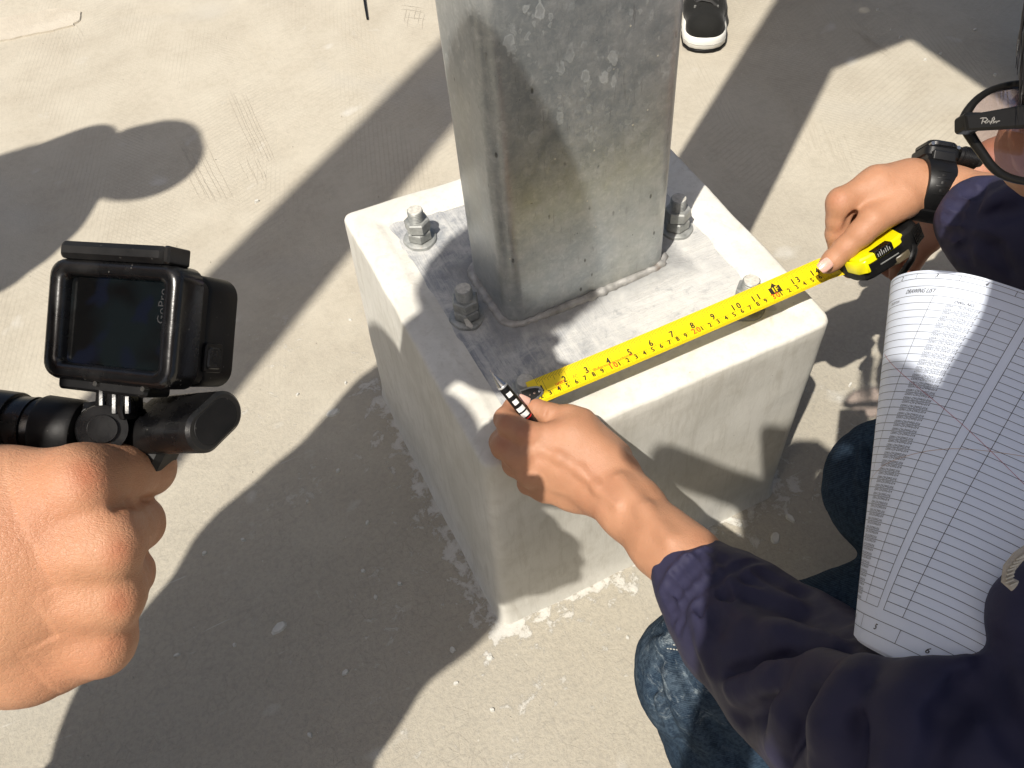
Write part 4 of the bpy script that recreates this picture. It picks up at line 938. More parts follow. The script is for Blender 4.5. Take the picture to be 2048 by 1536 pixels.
# body behind, then the thicker mounting frame with an open window
gprism('body', .0615, .0455, .006, .0015, -.001, -.036, -.004, .003, M_BLACKM, ac)
def framed(w_, h_, r, wi, hi, ri, z0, z1, bev, cx=0, cy=0):
    o, i_ = rrect(w_, h_, r, 6), rrect(wi, hi, ri, 6); N = len(o); m = MB(); L = []
    for ring, sh, z in ((o, 0, z0), (o, 0, z1-bev), (o, bev*.35, z1-bev*.3), (o, bev, z1), (i_, -bev*.9, z1), (i_, -bev*.3, z1-bev*.35), (i_, 0, z1-bev), (i_, 0, z0)):
        for x, y in ring:
            d = math.hypot(x, y); q = 1-sh/d; L.append(gw(cx+x*q, cy+y*q, z))
    K = 8; fs = [(a*N+k, a*N+(k+1) % N, ((a+1) % K)*N+(k+1) % N, ((a+1) % K)*N+k) for a in range(K) for k in range(N)]
    m.add(L, fs); return m
framed(.0675, .0515, .0075, .0500, .0370, .003, -.0135, .0022, .0032).build('mounting_frame', M_BLACK, ac, angle=50)
fr2 = framed(.0645, .0485, .0085, .050, .036, .004, -.0385, -.018, .003, .001, -.0005); fr2.build('front_frame', M_BLACKM, ac, angle=50)
def mat_screen():
    t = NT('dark_screen'); n = t.noise(38, 2, .4, .6); n2 = t.noise(60, 2, .5, .3, t.co(loc=(1, 2, 0)))
    c = t.mix(t.ramp(n, [(.42, 0), (.6, 1)]), (.0015, .0018, .0022), (.006, .012, .014)); c = t.mix(t.ramp(n2, [(.56, 0), (.64, .8)]), c, (.006, .010, .028))
    t.set(Base_Color=(.002, .002, .002), Roughness=.08, Specular_IOR_Level=.5, Emission_Color=c, Emission_Strength=.5); return t.m
gprism('screen', .0500, .0370, .002, 0, 0, -.006, -.0030, .0003, mat_screen(), ac)
gprism('latch_bar', .0540, .0074, .0026, -.0010, .0292, -.0090, .0035, .0022, M_BLACKM, ac)
MB().prism(rrect(.003, .0074, .001), gw(.0275, .0292), gx_, gy_, gz_, -.010, .0040, .0008).build('latch_tip', M_BLACK, ac)
# shutter pad on the right flank
for w_, d0, d1, m_ in ((.0125, .0, .0012, M_BLACKM), (.0092, .0012, .0019, M_BLACK)):
    MB().prism(rrect(w_, w_*1.02, .002), gw(.0328, -.0115, -.0240), -gz_, gy_, gx_, d0-.0008, d1, .0004).build('shutter_button', m_, ac)
# embossed lettering on the screen edge, reading downwards
def text_verts(s, size, shear=0, spacing=1.0, align='CENTER'):
    cu = bpy.data.curves.new('t', 'FONT'); cu.body = s; cu.size = size; cu.align_x = align; cu.align_y = 'CENTER'; cu.shear = shear; cu.space_character = spacing; cu.resolution_u = 2
    ob = bpy.data.objects.new('t', cu); me = ob.to_mesh(); v = np.array([x.co[:] for x in me.vertices]); f = [tuple(p.vertices) for p in me.polygons]
    ob.to_mesh_clear(); bpy.data.objects.remove(ob); bpy.data.curves.remove(cu); return (v if len(v) else np.zeros((0, 3))), f
tv, tf = text_verts('GoPro', .0052, spacing=1.05)
MB().add([gw(.0222-y, .0085+x*1.0, -.0028) for x, y, _ in tv], tf).build('lettering', simple('grey_emboss', (.028, .028, .030), .35), ac, smooth=False)
# mount fingers below
for i, x in enumerate((-.0085, -.0028, .0029)):
    MB().prism([(-.006, 0), (-.006, -.012), (-.004, -.016), (.004, -.016), (.006, -.012), (.006, 0)], gw(x, -.0245, -.009), gz_, gy_, gx_, 0, .0026, .0006).build('mount_finger', M_BLACK, ac)
gprism('mount_foot', .046, .006, .002, -.004, -.0270, -.017, -.001, .0012, M_BLACKM, ac)
for x in (-.0055, .0185):
    m = MB(); m.frame([gw(x, -.0262, -.002), gw(x, -.0262, .0008)], [.0013, .0011], 12); m.build('screw', M_CHROME, ac)

DH = .392
hn = empty('camera_handle', at(150, 850, DH), 'glossy black camera handle with a hinged end running under the action camera', 'camera handle')
A_, B_ = at(-420, 785, DH+.02), at(168, 866, DH); ax_ = (B_-A_)/np.linalg.norm(B_-A_); R_ = .0142
def tube_part(name, a, b, r, mat, parent, segs=40, bev=.001, sq=1.0):
    m = MB(); L = np.linalg.norm(b-a); d = (b-a)/L
    m.frame([a, a+d*bev*.3, a+d*bev, b-d*bev, b-d*bev*.3, b], [r-bev, r-bev*.35, r, r, r-bev*.35, r-bev], segs); return m.build(name, mat, parent)
cut1, cut2 = at(38, 849, DH)-BACK*0, at(82, 854, DH)
tube_part('grip', A_, cut1, R_, M_BLACK, hn); tube_part('collar', cut1-ax_*.002, cut2+ax_*.002, R_*.90, M_BLACK, hn); tube_part('end_sleeve', cut2, B_, R_*1.02, M_BLACKM, hn, bev=.0022)
tube_part('collar_ring', cut1+ax_*.0075, cut1+ax_*.0085, R_*.93, M_BLACK, hn)
hb = MB(); hb.prism([(-.010, -.014), (.028, -.016), (.034, -.004), (.026, .010), (.010, .016), (-.004, .014), (-.010, .006)], at(200, 868, DH+.004), RIGHT, UP, BACK, -.014, .010, .003).build('hinge_block', M_BLACKM, hn)
m = MB(); m.frame([at(205, 858, DH-.018), at(205, 858, DH-.001)], [.010, .0112], 28); m.build('hinge_knob', M_BLACK, hn)
m = MB(); m.frame([at(205, 858, DH-.0195), at(205, 858, DH-.0175)], [.0058, .0062], 22); m.build('hinge_cap', M_BLACK, hn)
for dx in (-.0055, 0, .0055):
    MB().prism([(-.007, 0), (-.007, .012), (-.004, .017), (.004, .017), (.007, .012), (.007, 0)], at(236, 826, DH-.010)+RIGHT*dx, BACK, UP, RIGHT, 0, .0026, .0006).build('hinge_finger', M_BLACK, hn)
m = MB(); m.frame([at(216, 812, DH-.013), at(258, 816, DH-.013)], [.0020, .0020], 10); m.build('hinge_pin', M_CHROME, hn)
# oval leg stub to the right
oa, ob_ = at(300, 850, DH+.006), at(432, 843, DH-.020); od = (ob_-oa)/np.linalg.norm(ob_-oa); ou = UP*.42+RIGHT*.9; ou -= od*(ou@od); ou /= np.linalg.norm(ou); ov = np.cross(od, ou)
def oval(l, r, n=10): return [(l*math.copysign(1, math.cos(a))*(abs(math.cos(a)) > 1e-6)+r*math.cos(a), r*math.sin(a)) for a in [2*math.pi*k/(4*n)+math.pi/(4*n) for k in range(4*n)]]
Lo = np.linalg.norm(ob_-oa)
MB().prism(oval(.0062, .0092), oa, ou, ov, od, 0, Lo, .0014).build('leg_stub', M_BLACK, hn)
MB().prism(oval(.0048, .0070), oa, ou, ov, od, Lo-.0005, Lo+.0004, .0002).build('leg_socket', M_BLACKM, hn)
fp_ = [(250, 862), (384, 874), (390, 882), (386, 892), (345, 895), (250, 893)]; fc_ = at(320, 882, DH+.012)
MB().prism([((at(u, v, DH+.012)-fc_)@RIGHT, (at(u, v, DH+.012)-fc_)@UP) for u, v in fp_], fc_, RIGHT, UP, BACK, -.006, .006, .0015).build('foot_plate', M_BLACKM, hn)

# ================================================================ TAPE MEASURE
ZT = H+.042
T2, T14 = onz(1137, 757, ZT), onz(1632, 546, ZT)
tdir = (T14-T2)/np.linalg.norm(T14-T2); tside = np.array([-tdir[1], tdir[0], 0]); INCH = np.linalg.norm(T14-T2)/12
TEND = at(1716, 527, .925); WT = .0280
def tape_c(s):
    """centre of the blade s metres (print metres) from the hook"""
    sc_ = INCH/.0254; s = s*sc_; p = T2 + tdir*(s-2*INCH); s14 = 14.2*INCH
    p = p + np.array([0, 0, -.0022*math.sin(max(0, min(1, s/s14))*math.pi)])
    if s > s14:
        q = T2+tdir*(s14-2*INCH); L = np.linalg.norm(TEND-q); t = (s-s14)/L; w_ = min(1, t); d = (TEND-q)/L
        p = q + (tdir*(1-w_*.5)+d*(w_*.5))*(s-s14)*1.0; p = p*(1-w_**2) + (q+d*(s-s14))*w_**2
    return p
def tape_p(s, t, lift=0):
    """t from -.5 (near edge) to .5 (far edge)"""
    c = tape_c(s); e = 2*t; tw = .22
    n = np.array([0, 0, 1.])*math.cos(tw) - tside*math.sin(tw)*1; sd = tside*math.cos(tw)+np.array([0, 0, 1.])*math.sin(tw)
    return c + sd*t*WT*.985 + n*(.0026*e*e-.0026*.4+lift)
tape = empty('tape_measure', tape_c(.36), 'yellow and black tape measure in the upper hand, its blade stretched over the plinth', 'tape measure')
S1 = 15.75*.0254
ns, ntv = 150, 13; vs = []
for side in (0, 1):
    for i in range(ns):
        for k in range(ntv): vs.append(tape_p(.0085+(S1-.0085)*i/(ns-1), -.5+k/(ntv-1), 0 if side == 0 else -.00025))
fs = []
for i in range(ns-1):
    for k in range(ntv-1):
        a = i*ntv+k; fs += [(a, a+ntv, a+ntv+1, a+1), (ns*ntv+a, ns*ntv+a+1, ns*ntv+a+ntv+1, ns*ntv+a+ntv)]
for i in range(ns-1):
    for k in (0, ntv-1): a = i*ntv+k; fs.append((a, a+ntv, ns*ntv+a+ntv, ns*ntv+a))
for i in (0, ns-1):
    for k in range(ntv-1): a = i*ntv+k; fs.append((a, a+1, ns*ntv+a+1, ns*ntv+a))
M_YEL = simple('yellow_tape', (.82, .62, .004), .38, var=.03, spec=.5)
blade = MB().add(vs, fs).build('blade', M_YEL, tape, angle=50)
ink, red, box = MB(), MB(), MB()
def strip(mb, s0, s1, t0, t1, seg=1):
    """flat print between two stations and two heights"""
    L = .00016
    for i in range(seg):
        a, b = s0+(s1-s0)*i/seg, s0+(s1-s0)*(i+1)/seg; m_ = 3
        for k in range(m_):
            c, d = t0+(t1-t0)*k/m_, t0+(t1-t0)*(k+1)/m_
            mb.add([tape_p(a, c, L), tape_p(b, c, L), tape_p(b, d, L), tape_p(a, d, L)], [(0, 1, 2, 3)])
def ttext(mb, s, txt, size, t, sx=.92, shear=0, align='CENTER', lift=.00018, bold=0):
    tv, tf = text_verts(txt, size, shear, align=align)
    for o_ in ((0, 0), (bold, 0), (-bold, 0), (0, bold)) if bold else ((0, 0),):
        mb.add([tape_p(s+x*sx+o_[0], t+(y+o_[1])/WT, lift) for x, y, _ in tv], tf)
IN = .0254; SM = S1-.014
k = 0
while k*IN/16 < SM:                                          # sixteenths along the far edge
    s = k*IN/16; m16 = k % 16
    L = .60 if m16 == 0 else .30 if m16 == 8 else .235 if m16 % 4 == 0 else .185 if m16 % 2 == 0 else .14
    if s > .018: strip(ink, s-.00016, s+.00016, .5-L if m16 else -.10, .5)
    k += 1
k = 0
while k*.001 < SM:
    s = k*.001
    if s > .018: strip(ink, s-.00013, s+.00013, -.5, -.5+(.40 if k % 10 == 0 else .17 if k % 5 == 0 else .125))
    k += 1
strip(ink, .028, .0508, -.104, -.095, 12); strip(ink, 5*IN, SM, -.104, -.095, 90); strip(ink, .0508, .052, -.104, -.095, 1)
for n_ in range(1, 16):
    if n_ == 12: continue
    s = n_*IN
    if n_ < 10: ttext(ink, s-.0036, str(n_), .0102, .055, .86, bold=.00034)
    else:
        a, b = str(n_); ttext(ink, s-.0034, a, .0102, .055, .86, bold=.00034); ttext(ink, s+.0034, b, .0102, .055, .86, bold=.00034)
for n_ in range(2, 37):
    s = n_*.01; d_ = n_ % 10
    if d_ == 0: a, b = str(n_); ttext(red, s-.0026, a, .0098, -.2, .85, bold=.00030); ttext(red, s+.0030, b, .0098, -.2, .85, bold=.00030)
    else: ttext(ink, s-.0030, str(d_), .0078, -.215, .88, bold=.00032)
s = 12*IN; strip(box, s-.0078, s+.0062, -.09, .20, 4)
box.add([tape_p(s-.0045, .20, .00016), tape_p(s+.0029, .20, .00016), tape_p(s-.0008, .36, .00016)], [(0, 1, 2)])
onef = MB(); ttext(onef, s-.0008, '1F', .0088, .055, .95, lift=.0003, bold=.0003)
ttext(red, 1.62*IN, '16FEET', .0040, .0, .95, bold=.00015); ttext(red, 1.50*IN, '5m', .0038, -.17, .95, bold=.0001)
ttext(red, 2.32*IN, 'FC', .0058, .0, .8); ttext(red, 2.86*IN, '5 ม', .0036, -.02, .9)
ttext(red, 4.02*IN, 'ใช้ในซื้อขายเฉพาะทางเมตริกเท่านั้น', .0039, -.05, .9, bold=.00008)
ttext(ink, 12.55*IN, '1-1', .0026, .0, .9); ttext(ink, 13.52*IN, '1-2', .0026, .0, .9)
M_INK = simple('print_ink', (.022, .014, .008), .5); M_RINK = simple('red_print_ink', (.62, .07, .012), .5)
ink.build('printed_scale', M_INK, tape, smooth=False, kind='stuff'); red.build('red_printing', M_RINK, tape, smooth=False, kind='stuff')
box.build('foot_mark', M_INK, tape, smooth=False); onef.build('foot_mark_lettering', M_YEL, tape, smooth=False)
# hook: riveted plate and bent lip
M_STEEL = simple('hook_steel', (.42, .41, .39), .33, metal=1.0, bump=(400, .3, .0003))
M_DKST = simple('dark_steel', (.05, .048, .045), .4, metal=.8)
def tp(s, y, z): return tape_p(s, y/WT, z)
outl = [(-.0005, -.0085), (-.0005, .0085), (.010, .0080), (.017, .0060), (.0205, .0036), (.0215, .0), (.0205, -.0036), (.017, -.0060), (.010, -.0080)]
vs = [tp(x, y, .0008) for x, y in outl]+[tp(x, y, .0016) for x, y in outl]; n = len(outl)
MB().add(vs, [tuple(range(n)), tuple(range(n, 2*n))]+[(i, (i+1) % n, n+(i+1) % n, n+i) for i in range(n)]).build('hook_plate', M_STEEL, tape, angle=30)
vs = [tp(.002+(x-.002)*.86, y*.78, .0022) for x, y in outl]; MB().add(vs, [tuple(range(n))]).build('hook_inlay', M_DKST, tape, smooth=False)
for x in (.0065, .0115, .0175):
    c = tp(x, 0, .0016); MB().frame([c, c+[0, 0, .0006], c+[0, 0, .0011]], [.0021, .0019, .0010], 14).build('rivet', M_STEEL if x > .0165 else simple('rivet_copper', (.35, .25, .2), .4, metal=.9), tape)
lip = MB(); n2 = 22; ang = [math.radians(a) for a in np.linspace(0, 360, n2, endpoint=False)]
c0 = tp(-.0012, 0, .0); lip.add([c0+tside*.0095*math.cos(a)+np.array([-.002*abs(math.sin(a)), 0, -.004+.0088*math.sin(a)])+tdir*q for q in (0, -.0011) for a in ang], [tuple(range(n2)), tuple(range(n2, 2*n2))]+[(i, (i+1) % n2, n2+(i+1) % n2, n2+i) for i in range(n2)])
lip.build('hook_lip', M_STEEL, tape, angle=30)
# case, seen on its narrow side
DC = .915
c0 = at(1714, 537, DC+.008); c1 = at(1838, 452, DC+.012); cx_ = (c1-c0)/np.linalg.norm(c1-c0); LC = np.linalg.norm(c1-c0)
cy_ = UP*.82-RIGHT*.05; cy_ = RM@np.array([.50, .80, .12]); cy_ -= cx_*(cy_@cx_); cy_ /= np.linalg.norm(cy_); cz_ = np.cross(cx_, cy_)
if cz_@BACK < 0: cz_ = -cz_
cc = (c0+c1)/2
def cprism(name, poly, y0, y1, bev, mat, **kw):
    """profile in (along, towards camera), extruded across the case"""
    return MB().prism(poly, cc, cx_, cz_, cy_, y0, y1, bev).build(name, mat, tape, **kw)
hl = LC/2
prof = [(-hl, -.050), (-hl-.003, -.010), (-hl+.002, .004), (-hl+.010, .008), (0, .011), (hl-.016, .009), (hl-.004, .002), (hl, -.008), (hl, -.050), (hl-.012, -.060), (-hl+.010, -.060)]
cprism('case', prof, -.0180, .0092, .0035, M_BLACKM, angle=40)
profy = [(-hl-.001, -.012), (-hl+.002, .0065), (-hl+.010, .0100), (-.008, .0122), (.006, .0118), (.014, .0085), (.018, -.012)]
M_YC = simple('yellow_case', (.78, .70, .004), .3, var=.03)
cprism('yellow_shell', profy, .0000, .0102, .0018, M_YC, angle=40)
cprism('yellow_lip', [(-hl-.0036, -.014), (-hl-.0032, .004), (-hl+.0035, .0118), (-hl+.0065, .0122), (-hl+.003, .004)], -.0060, .0080, .0010, M_YC, angle=40)
cprism('lock_slide', [(-.024, .004), (-.022, .0125), (-.006, .0142), (-.002, .0132), (-.003, .004)], .0022, .0112, .0007, M_BLACK)
ls = MB()
for i in range(7):
    x = -.0205+i*.0023; ls.prism([(-.0004, 0), (.0004, 0), (.0004, .0035+.0012*(i % 3)), (-.0004, .0035+.0012*(i % 3))], cc+cx_*x+cy_*.0045+cz_*(.0131+.0009*i/7), cx_, cy_, cz_, 0, .00045)
ls.build('slide_lettering', simple('grey_print', (.35, .35, .33), .5), tape, smooth=False)
cprism('side_plate', [(-.006, .0075), (-.002, .0118), (.012, .0118), (.016, .0085)], -.0175, -.0095, .0012, simple('brown_plate', (.085, .07, .045), .4), angle=40)
cprism('edge_trim', [(-.020, .0085), (-.019, .0102), (.002, .0116), (.003, .0098)], -.0072, -.0058, .0003, simple('trim_metal', (.45, .46, .45), .35, metal=.8))
for i in range(7): cprism('grip_rib', [(hl-.016+i*.0022, .004), (hl-.0152+i*.0022, .0108-.0010*i), (hl-.0145+i*.0022, .0106-.0010*i), (hl-.0142+i*.0022, .004)], -.012, .006, .0002, M_BLACK)
sp_ = [at(1822, 490, DC+.012), at(1829, 492, DC+.006), at(1830, 500, DC+.003), at(1824, 518, DC+.004), at(1812, 536, DC+.010), at(1800, 552, DC+.020), at(1790, 575, DC+.035)]
MB().frame(sp_, [.0038]*7, 10, flat=(RM@np.array([.3, .25, .9]), .3)).build('wrist_strap', M_BLACKM, tape)

# ================================================================ MECHANICAL PENCIL
pen = empty('mechanical_pencil', at(1004, 774, .86), 'black mechanical pencil with white windows and chrome tip held between thumb and forefinger', 'pencil')
pA, pB = at(982, 743, .856), at(1085, 872, .884); pd = (pB-pA)/np.linalg.norm(pB-pA)
def pp(s): return pA+pd*s
MB().frame([pp(-.0015), pp(.0035)], [.00045, .00045], 8).build('lead_sleeve', M_CHROME, pen)
MB().frame([pp(.003), pp(.006), pp(.0172), pp(.0180)], [.0009, .0017, .0047, .0050], 32).build('tip_cone', M_CHROME, pen)
MB().frame([pp(.0178), pp(.0184), pp(.0196), pp(.0200)], [.0050, .0053, .0053, .0050], 32).build('tip_ring', simple('ring_silver', (.7, .7, .68), .3, metal=.6), pen)
MB().frame([pp(.0200), pp(.052), pp(.085)], [.0052, .0052, .0050], 32).build('barrel', M_RUBBER, pen)
M_WP = simple('white_plastic', (.72, .72, .70), .4, var=.03)
for i, s in enumerate((.0285, .0385, .0475, .0545)):
    n, m_ = 7, 7; L, arc = .0052 if i < 2 else .0050, math.radians(58 if i < 2 else 95); b0 = BACK-pd*(BACK@pd); b0 /= np.linalg.norm(b0); s0 = np.cross(pd, b0)
    vs = []
    for r in (.00545, .0050):
        for a in range(n):
            for b in range(m_):
                th = (-.5+b/(m_-1))*arc+math.radians(-2); vs.append(pp(s-L/2+L*a/(n-1))+(b0*math.cos(th)+s0*math.sin(th))*r)
    N = n*m_; fs = []
    for a in range(n-1):
        for b in range(m_-1): q = a*m_+b; fs += [(q, q+1, q+m_+1, q+m_), (N+q, N+q+m_, N+q+m_+1, N+q+1)]
    ed = [a*m_ for a in range(n)]+[(n-1)*m_+b for b in range(1, m_)]+[a*m_+m_-1 for a in range(n-2, -1, -1)]+[b for b in range(m_-2, 0, -1)]
    for a, b in zip(ed, ed[1:]+ed[:1]): fs.append((a, b, N+b, N+a))
    MB().add(vs, fs).build('window', M_WP, pen, angle=50)
MB().frame([pp(.0588), pp(.0600)], [.0054, .0054], 28).build('red_band', simple('red_plastic', (.6, .02, .02), .4), pen)

# ================================================================ WRISTWATCH
wt = empty('wristwatch', at(1860, 330, .93), 'chunky black resin wristwatch with ribbed knob strapped round the right wrist', 'watch')
wc = at(1857, 377, .940); wa = (at(1900, 388, .93)-at(1818, 374, .93)); wa /= np.linalg.norm(wa)
wu = UP-wa*(UP@wa); wu /= np.linalg.norm(wu); wn = np.cross(wa, wu); wn = wn if wn@BACK > 0 else -wn
def band(name, a0, a1, half, r0, r1, off=0, mat=M_RUBBER, ry=.0310, rz=.0345, n=40, taper=0):
    vs, fs = [], []; K = 6
    for i in range(n+1):
        a = math.radians(a0+(a1-a0)*i/n); hw = half*(1-taper*i/n)
        for (x, r) in ((-hw, r0), (-hw, r1-.0008), (-hw+.001, r1), (hw-.001, r1), (hw, r1-.0008), (hw, r0)):
            vs.append(wc+wa*(x+off)+wu*math.cos(a)*(ry+r)+wn*math.sin(a)*(rz+r))
    for i in range(n):
        for k in range(K): fs.append((i*K+k, i*K+(k+1) % K, (i+1)*K+(k+1) % K, (i+1)*K+k))
    fs += [tuple(range(K)), tuple(n*K+k for k in range(K))]
    return MB().add(vs, fs).build(name, mat, wt, angle=40)
band('strap', 12, 168, .0150, -.003, .0018, -.001, taper=.16); band('strap_far_side', 192, 350, .0125, -.003, .0018)
band('strap_joint', 28, 42, .0148, .000, .0032, -.001); band('strap_keeper', 146, 180, .0155, .0, .0052, -.001); 
for a in (78, 92, 106): band('strap_slot', a, a+4.5, .0030, .0010, .00215, -.001, mat=M_BLACKM)
for a in (72, 86, 100, 114): band('strap_ridge', a, a+1.6, .0075, .0010, .0024, -.001)
def wprism(name, poly, h0, h1, bev, mat, ox=0, oz=0): return MB().prism(poly, wc+wa*ox+wn*oz, wa, wn, wu, h0, h1, bev).build(name, mat, wt, angle=35)
wprism('case', rrect(.037, .044, .009), .0275, .0400, .0025, M_RUBBER, .001)
wprism('bezel', rrect(.033, .041, .010), .0385, .0460, .0022, M_BLACK, .001)
wprism('crystal', rrect(.024, .028, .006), .0455, .0470, .0006, M_BLACK, .001)
for x in (-.0125, .0145):
    MB().frame([wc+wa*x+wn*.0175+wu*.0400, wc+wa*x+wn*.0222+wu*.0405], [.0022, .0020], 14).build('case_screw', M_CHROME, wt)
wprism('lug', rrect(.024, .010, .002), .0225, .0335, .0015, M_RUBBER, .0, .0215)
kn = MB(); p0_, p1_ = wc+wa*.019+wu*.036+wn*.012, wc+wa*.0445+wu*.034+wn*.012
kd = (p1_-p0_); kn.frame([p0_, p0_+kd*.12, p0_+kd*.14, p0_+kd*.80, p0_+kd*.83, p1_], [.0085, .0088, .0098, .0098, .0082, .0062], 26).build('knob', M_RUBBER, wt)
for i in range(8):
    q = p0_+kd*(.20+.072*i); MB().frame([q, q+kd*.028], [.0106, .0106], 26).build('knob_rib', M_BLACK, wt)

# ================================================================ SUNGLASSES ON THE WORKER
sg = empty('sunglasses', at(1930, 246, .44), 'thick black framed sunglasses worn by the squatting person, temple nearest the lens', 'sunglasses')
M_FR = simple('matt_black_frame', (.006, .0055, .005), .42, spec=.3, var=.1)
def gpt(u, v, d=.452): return at(u, v, d)
rim = [(1929, 236), (1947, 206), (1975, 184), (2010, 171), (2048, 166), (2100, 166), (2150, 178), (2182, 214), (2186, 262), (2172, 314), (2140, 350), (2096, 366), (2046, 362), (2010, 352), (1985, 334), (1964, 306), (1946, 280), (1932, 256)]
def closed_tube(pts, rs, segs=14, sub=4):
    P = [np.array(p) for p in pts]; n = len(P); out, R2 = [], []
    for i in range(n):
        p0, p1, p2, p3 = P[i-1], P[i], P[(i+1) % n], P[(i+2) % n]; r1, r2 = rs[i], rs[(i+1) % n]
        for k in range(sub):
            t = k/sub; out.append(.5*((2*p1)+(-p0+p2)*t+(2*p0-5*p1+4*p2-p3)*t*t+(-p0+3*p1-3*p2+p3)*t**3)); R2.append(r1+(r2-r1)*t)
    out.append(out[0]); R2.append(R2[0]); return out, R2
rp, rr_ = closed_tube([gpt(u, v, .452+.00012*(u-1929)*.5) for u, v in rim], [.0026, .0020, .0018, .0017, .0017, .0017, .0017, .0017, .0017, .0017, .0017, .0018, .0020, .0022, .0023, .0024, .0026, .0028])
MB().frame(rp, rr_, 14, cap=False).build('rim', M_FR, sg, angle=70)
tm = MB(); tq = [(1927, 232), (1932, 262), (2048, 256), (2210, 262), (2210, 206), (2048, 210)]
ctr = np.mean([gpt(u, v, .437) for u, v in tq], 0); tu = RIGHT; tvv = UP
tm.prism([(((gpt(u, v, .437)-ctr)@tu), ((gpt(u, v, .437)-ctr)@tvv)) for u, v in tq], ctr, tu, tvv, BACK, -.0022, .0018, .0011).build('temple', M_FR, sg)
MB().prism(rrect(.010, .0085, .002), gpt(1938, 247, .444), RIGHT, UP, BACK, -.006, .006, .0015).build('hinge_corner', M_FR, sg)
M_LENS = NT('tinted_lens'); tr_ = M_LENS.n('BsdfTransparent'); tr_.inputs[0].default_value = (.90, .84, .86, 1); gl = M_LENS.n('BsdfGlossy'); gl.inputs['Roughness'].default_value = .03
fz = M_LENS.n('Fresnel'); fz.inputs[0].default_value = 1.45; mx = M_LENS.n('MixShader'); M_LENS.l(fz.outputs[0], mx.inputs[0]); M_LENS.l(tr_.outputs[0], mx.inputs[1]); M_LENS.l(gl.outputs[0], mx.inputs[2]); M_LENS.l(mx.outputs[0], M_LENS.out.inputs[0])
lc = np.mean(rp, 0); nl = len(rp)-1; lv = [p+(lc-p)*.02 for p in rp[:-1]]
lv2 = [p-BACK*.0016 for p in lv]; MB().add(lv+lv2+[lc+BACK*.002, lc-BACK*.0002], [(i, (i+1) % nl, 2*nl) for i in range(nl)]+[(nl+(i+1) % nl, nl+i, 2*nl+1) for i in range(nl)]+[(i, (i+1) % nl, nl+(i+1) % nl, nl+i) for i in range(nl)]).build('lens', M_LENS.m, sg, angle=20)
lg = MB()
def stroke(px, r=.00032): lg.frame([gpt(u, v, .4352) for u, v in px], [r*.6]+[r]*(len(px)-2)+[r*.5], 6)
stroke([(1960, 237), (1965, 236), (1972, 236), (1975, 239), (1971, 243), (1966, 243)]); stroke([(1967, 236), (1965, 242), (1963, 248)]); stroke([(1968, 243), (1971, 246), (1974, 246)])
stroke([(1974, 246), (1977, 242), (1979, 242), (1979, 246), (1982, 242), (1981, 249)]); stroke([(1983, 246), (1985, 237), (1988, 234), (1989, 238), (1986, 242), (1988, 245), (1985, 247)])
stroke([(1988, 246), (1990, 243), (1992, 242), (1992, 246), (1995, 243), (1998, 242), (2000, 242)])
lg.build('temple_logo', simple('logo_grey', (.20, .19, .175), .5), sg)

# ================================================================ SHEAF OF DRAWINGS
PU, PV_, PNX, PNY, PAX, RF, RB_, PHI = 1780.42, 475.22, -.33694, .49712, -.07725, .06428, .25717, .37775
pn = RM@np.array([PNX, PNY, math.sqrt(1-PNX**2-PNY**2)]); PO = at(PU, PV_, .64)
pa = RM@np.array([math.sin(PAX), -math.cos(PAX), 0]); pa -= pn*(pa@pn); pa /= np.linalg.norm(pa); pb = np.cross(pa, pn); pb = pb if pb@RIGHT > 0 else -pb
def sect(w_):
    q = RF*math.pi/2
    if w_ < q: a = w_/RF; return RF*(1-math.cos(a)), RF*(1-math.sin(a)), math.sin(a), -math.cos(a)
    a = (w_-q)/RB_; return RF+RB_*math.sin(a), RB_*(1-math.cos(a)), math.cos(a), math.sin(a)
def page(p, q, lift=0):
    """p across and q down the sheet in metres, lift off its face"""
    w_ = p*math.cos(PHI)-q*math.sin(PHI); h_ = p*math.sin(PHI)+q*math.cos(PHI); x, dz, tx, td = sect(w_)
    return PO + pa*h_ + pb*x - pn*dz + (pb*td+pn*tx)*lift
dr = empty('drawing_set', page(.14, .12), 'curled white sheaf of printed drawings headed DRAWING LIST lying against the navy jacket', 'paper')
def mat_paper():
    t = NT('white_paper'); n = t.noise(300, 3); n2 = t.noise(12, 3)
    t.set(Base_Color=t.ramp(n2, [(.3, (.70, .76, .88)), (.7, (.76, .82, .93))]), Roughness=.6, Specular_IOR_Level=.3); t.bump(t.math('ADD', t.math('MULTIPLY', n, .1), t.math('ADD', n2, t.noise(26, 2, .4, .8))), .3, .0016); return t.m
M_PAPER = mat_paper()
for k in range(4):
    p0_, p1_, q0_, q1_ = -.070+.004*k, .285, -.0044+.0007*k, .2523+.0006*k*(1 if k % 2 else -1); n, m_ = 110, 50; vs = []
    for sd in (0, 1):
        for i in range(n):
            for j in range(m_): vs.append(page(p0_+(p1_-p0_)*i/(n-1), q0_+(q1_-q0_)*j/(m_-1), -.0006*k-(.00012 if sd else 0)))
    N = n*m_; fs = []
    for i in range(n-1):
        for j in range(m_-1): a = i*m_+j; fs += [(a, a+m_, a+m_+1, a+1), (N+a, N+a+1, N+a+m_+1, N+a+m_)]
    ed = [i*m_ for i in range(n)]+[(n-1)*m_+j for j in range(1, m_)]+[i*m_+m_-1 for i in range(n-2, -1, -1)]+[j for j in range(m_-2, 0, -1)]
    for a, b in zip(ed, ed[1:]+ed[:1]): fs.append((a, b, N+b, N+a))
    MB().add(vs, fs).build('sheet', M_PAPER, dr, angle=50)
pr2, thin = MB(), MB()
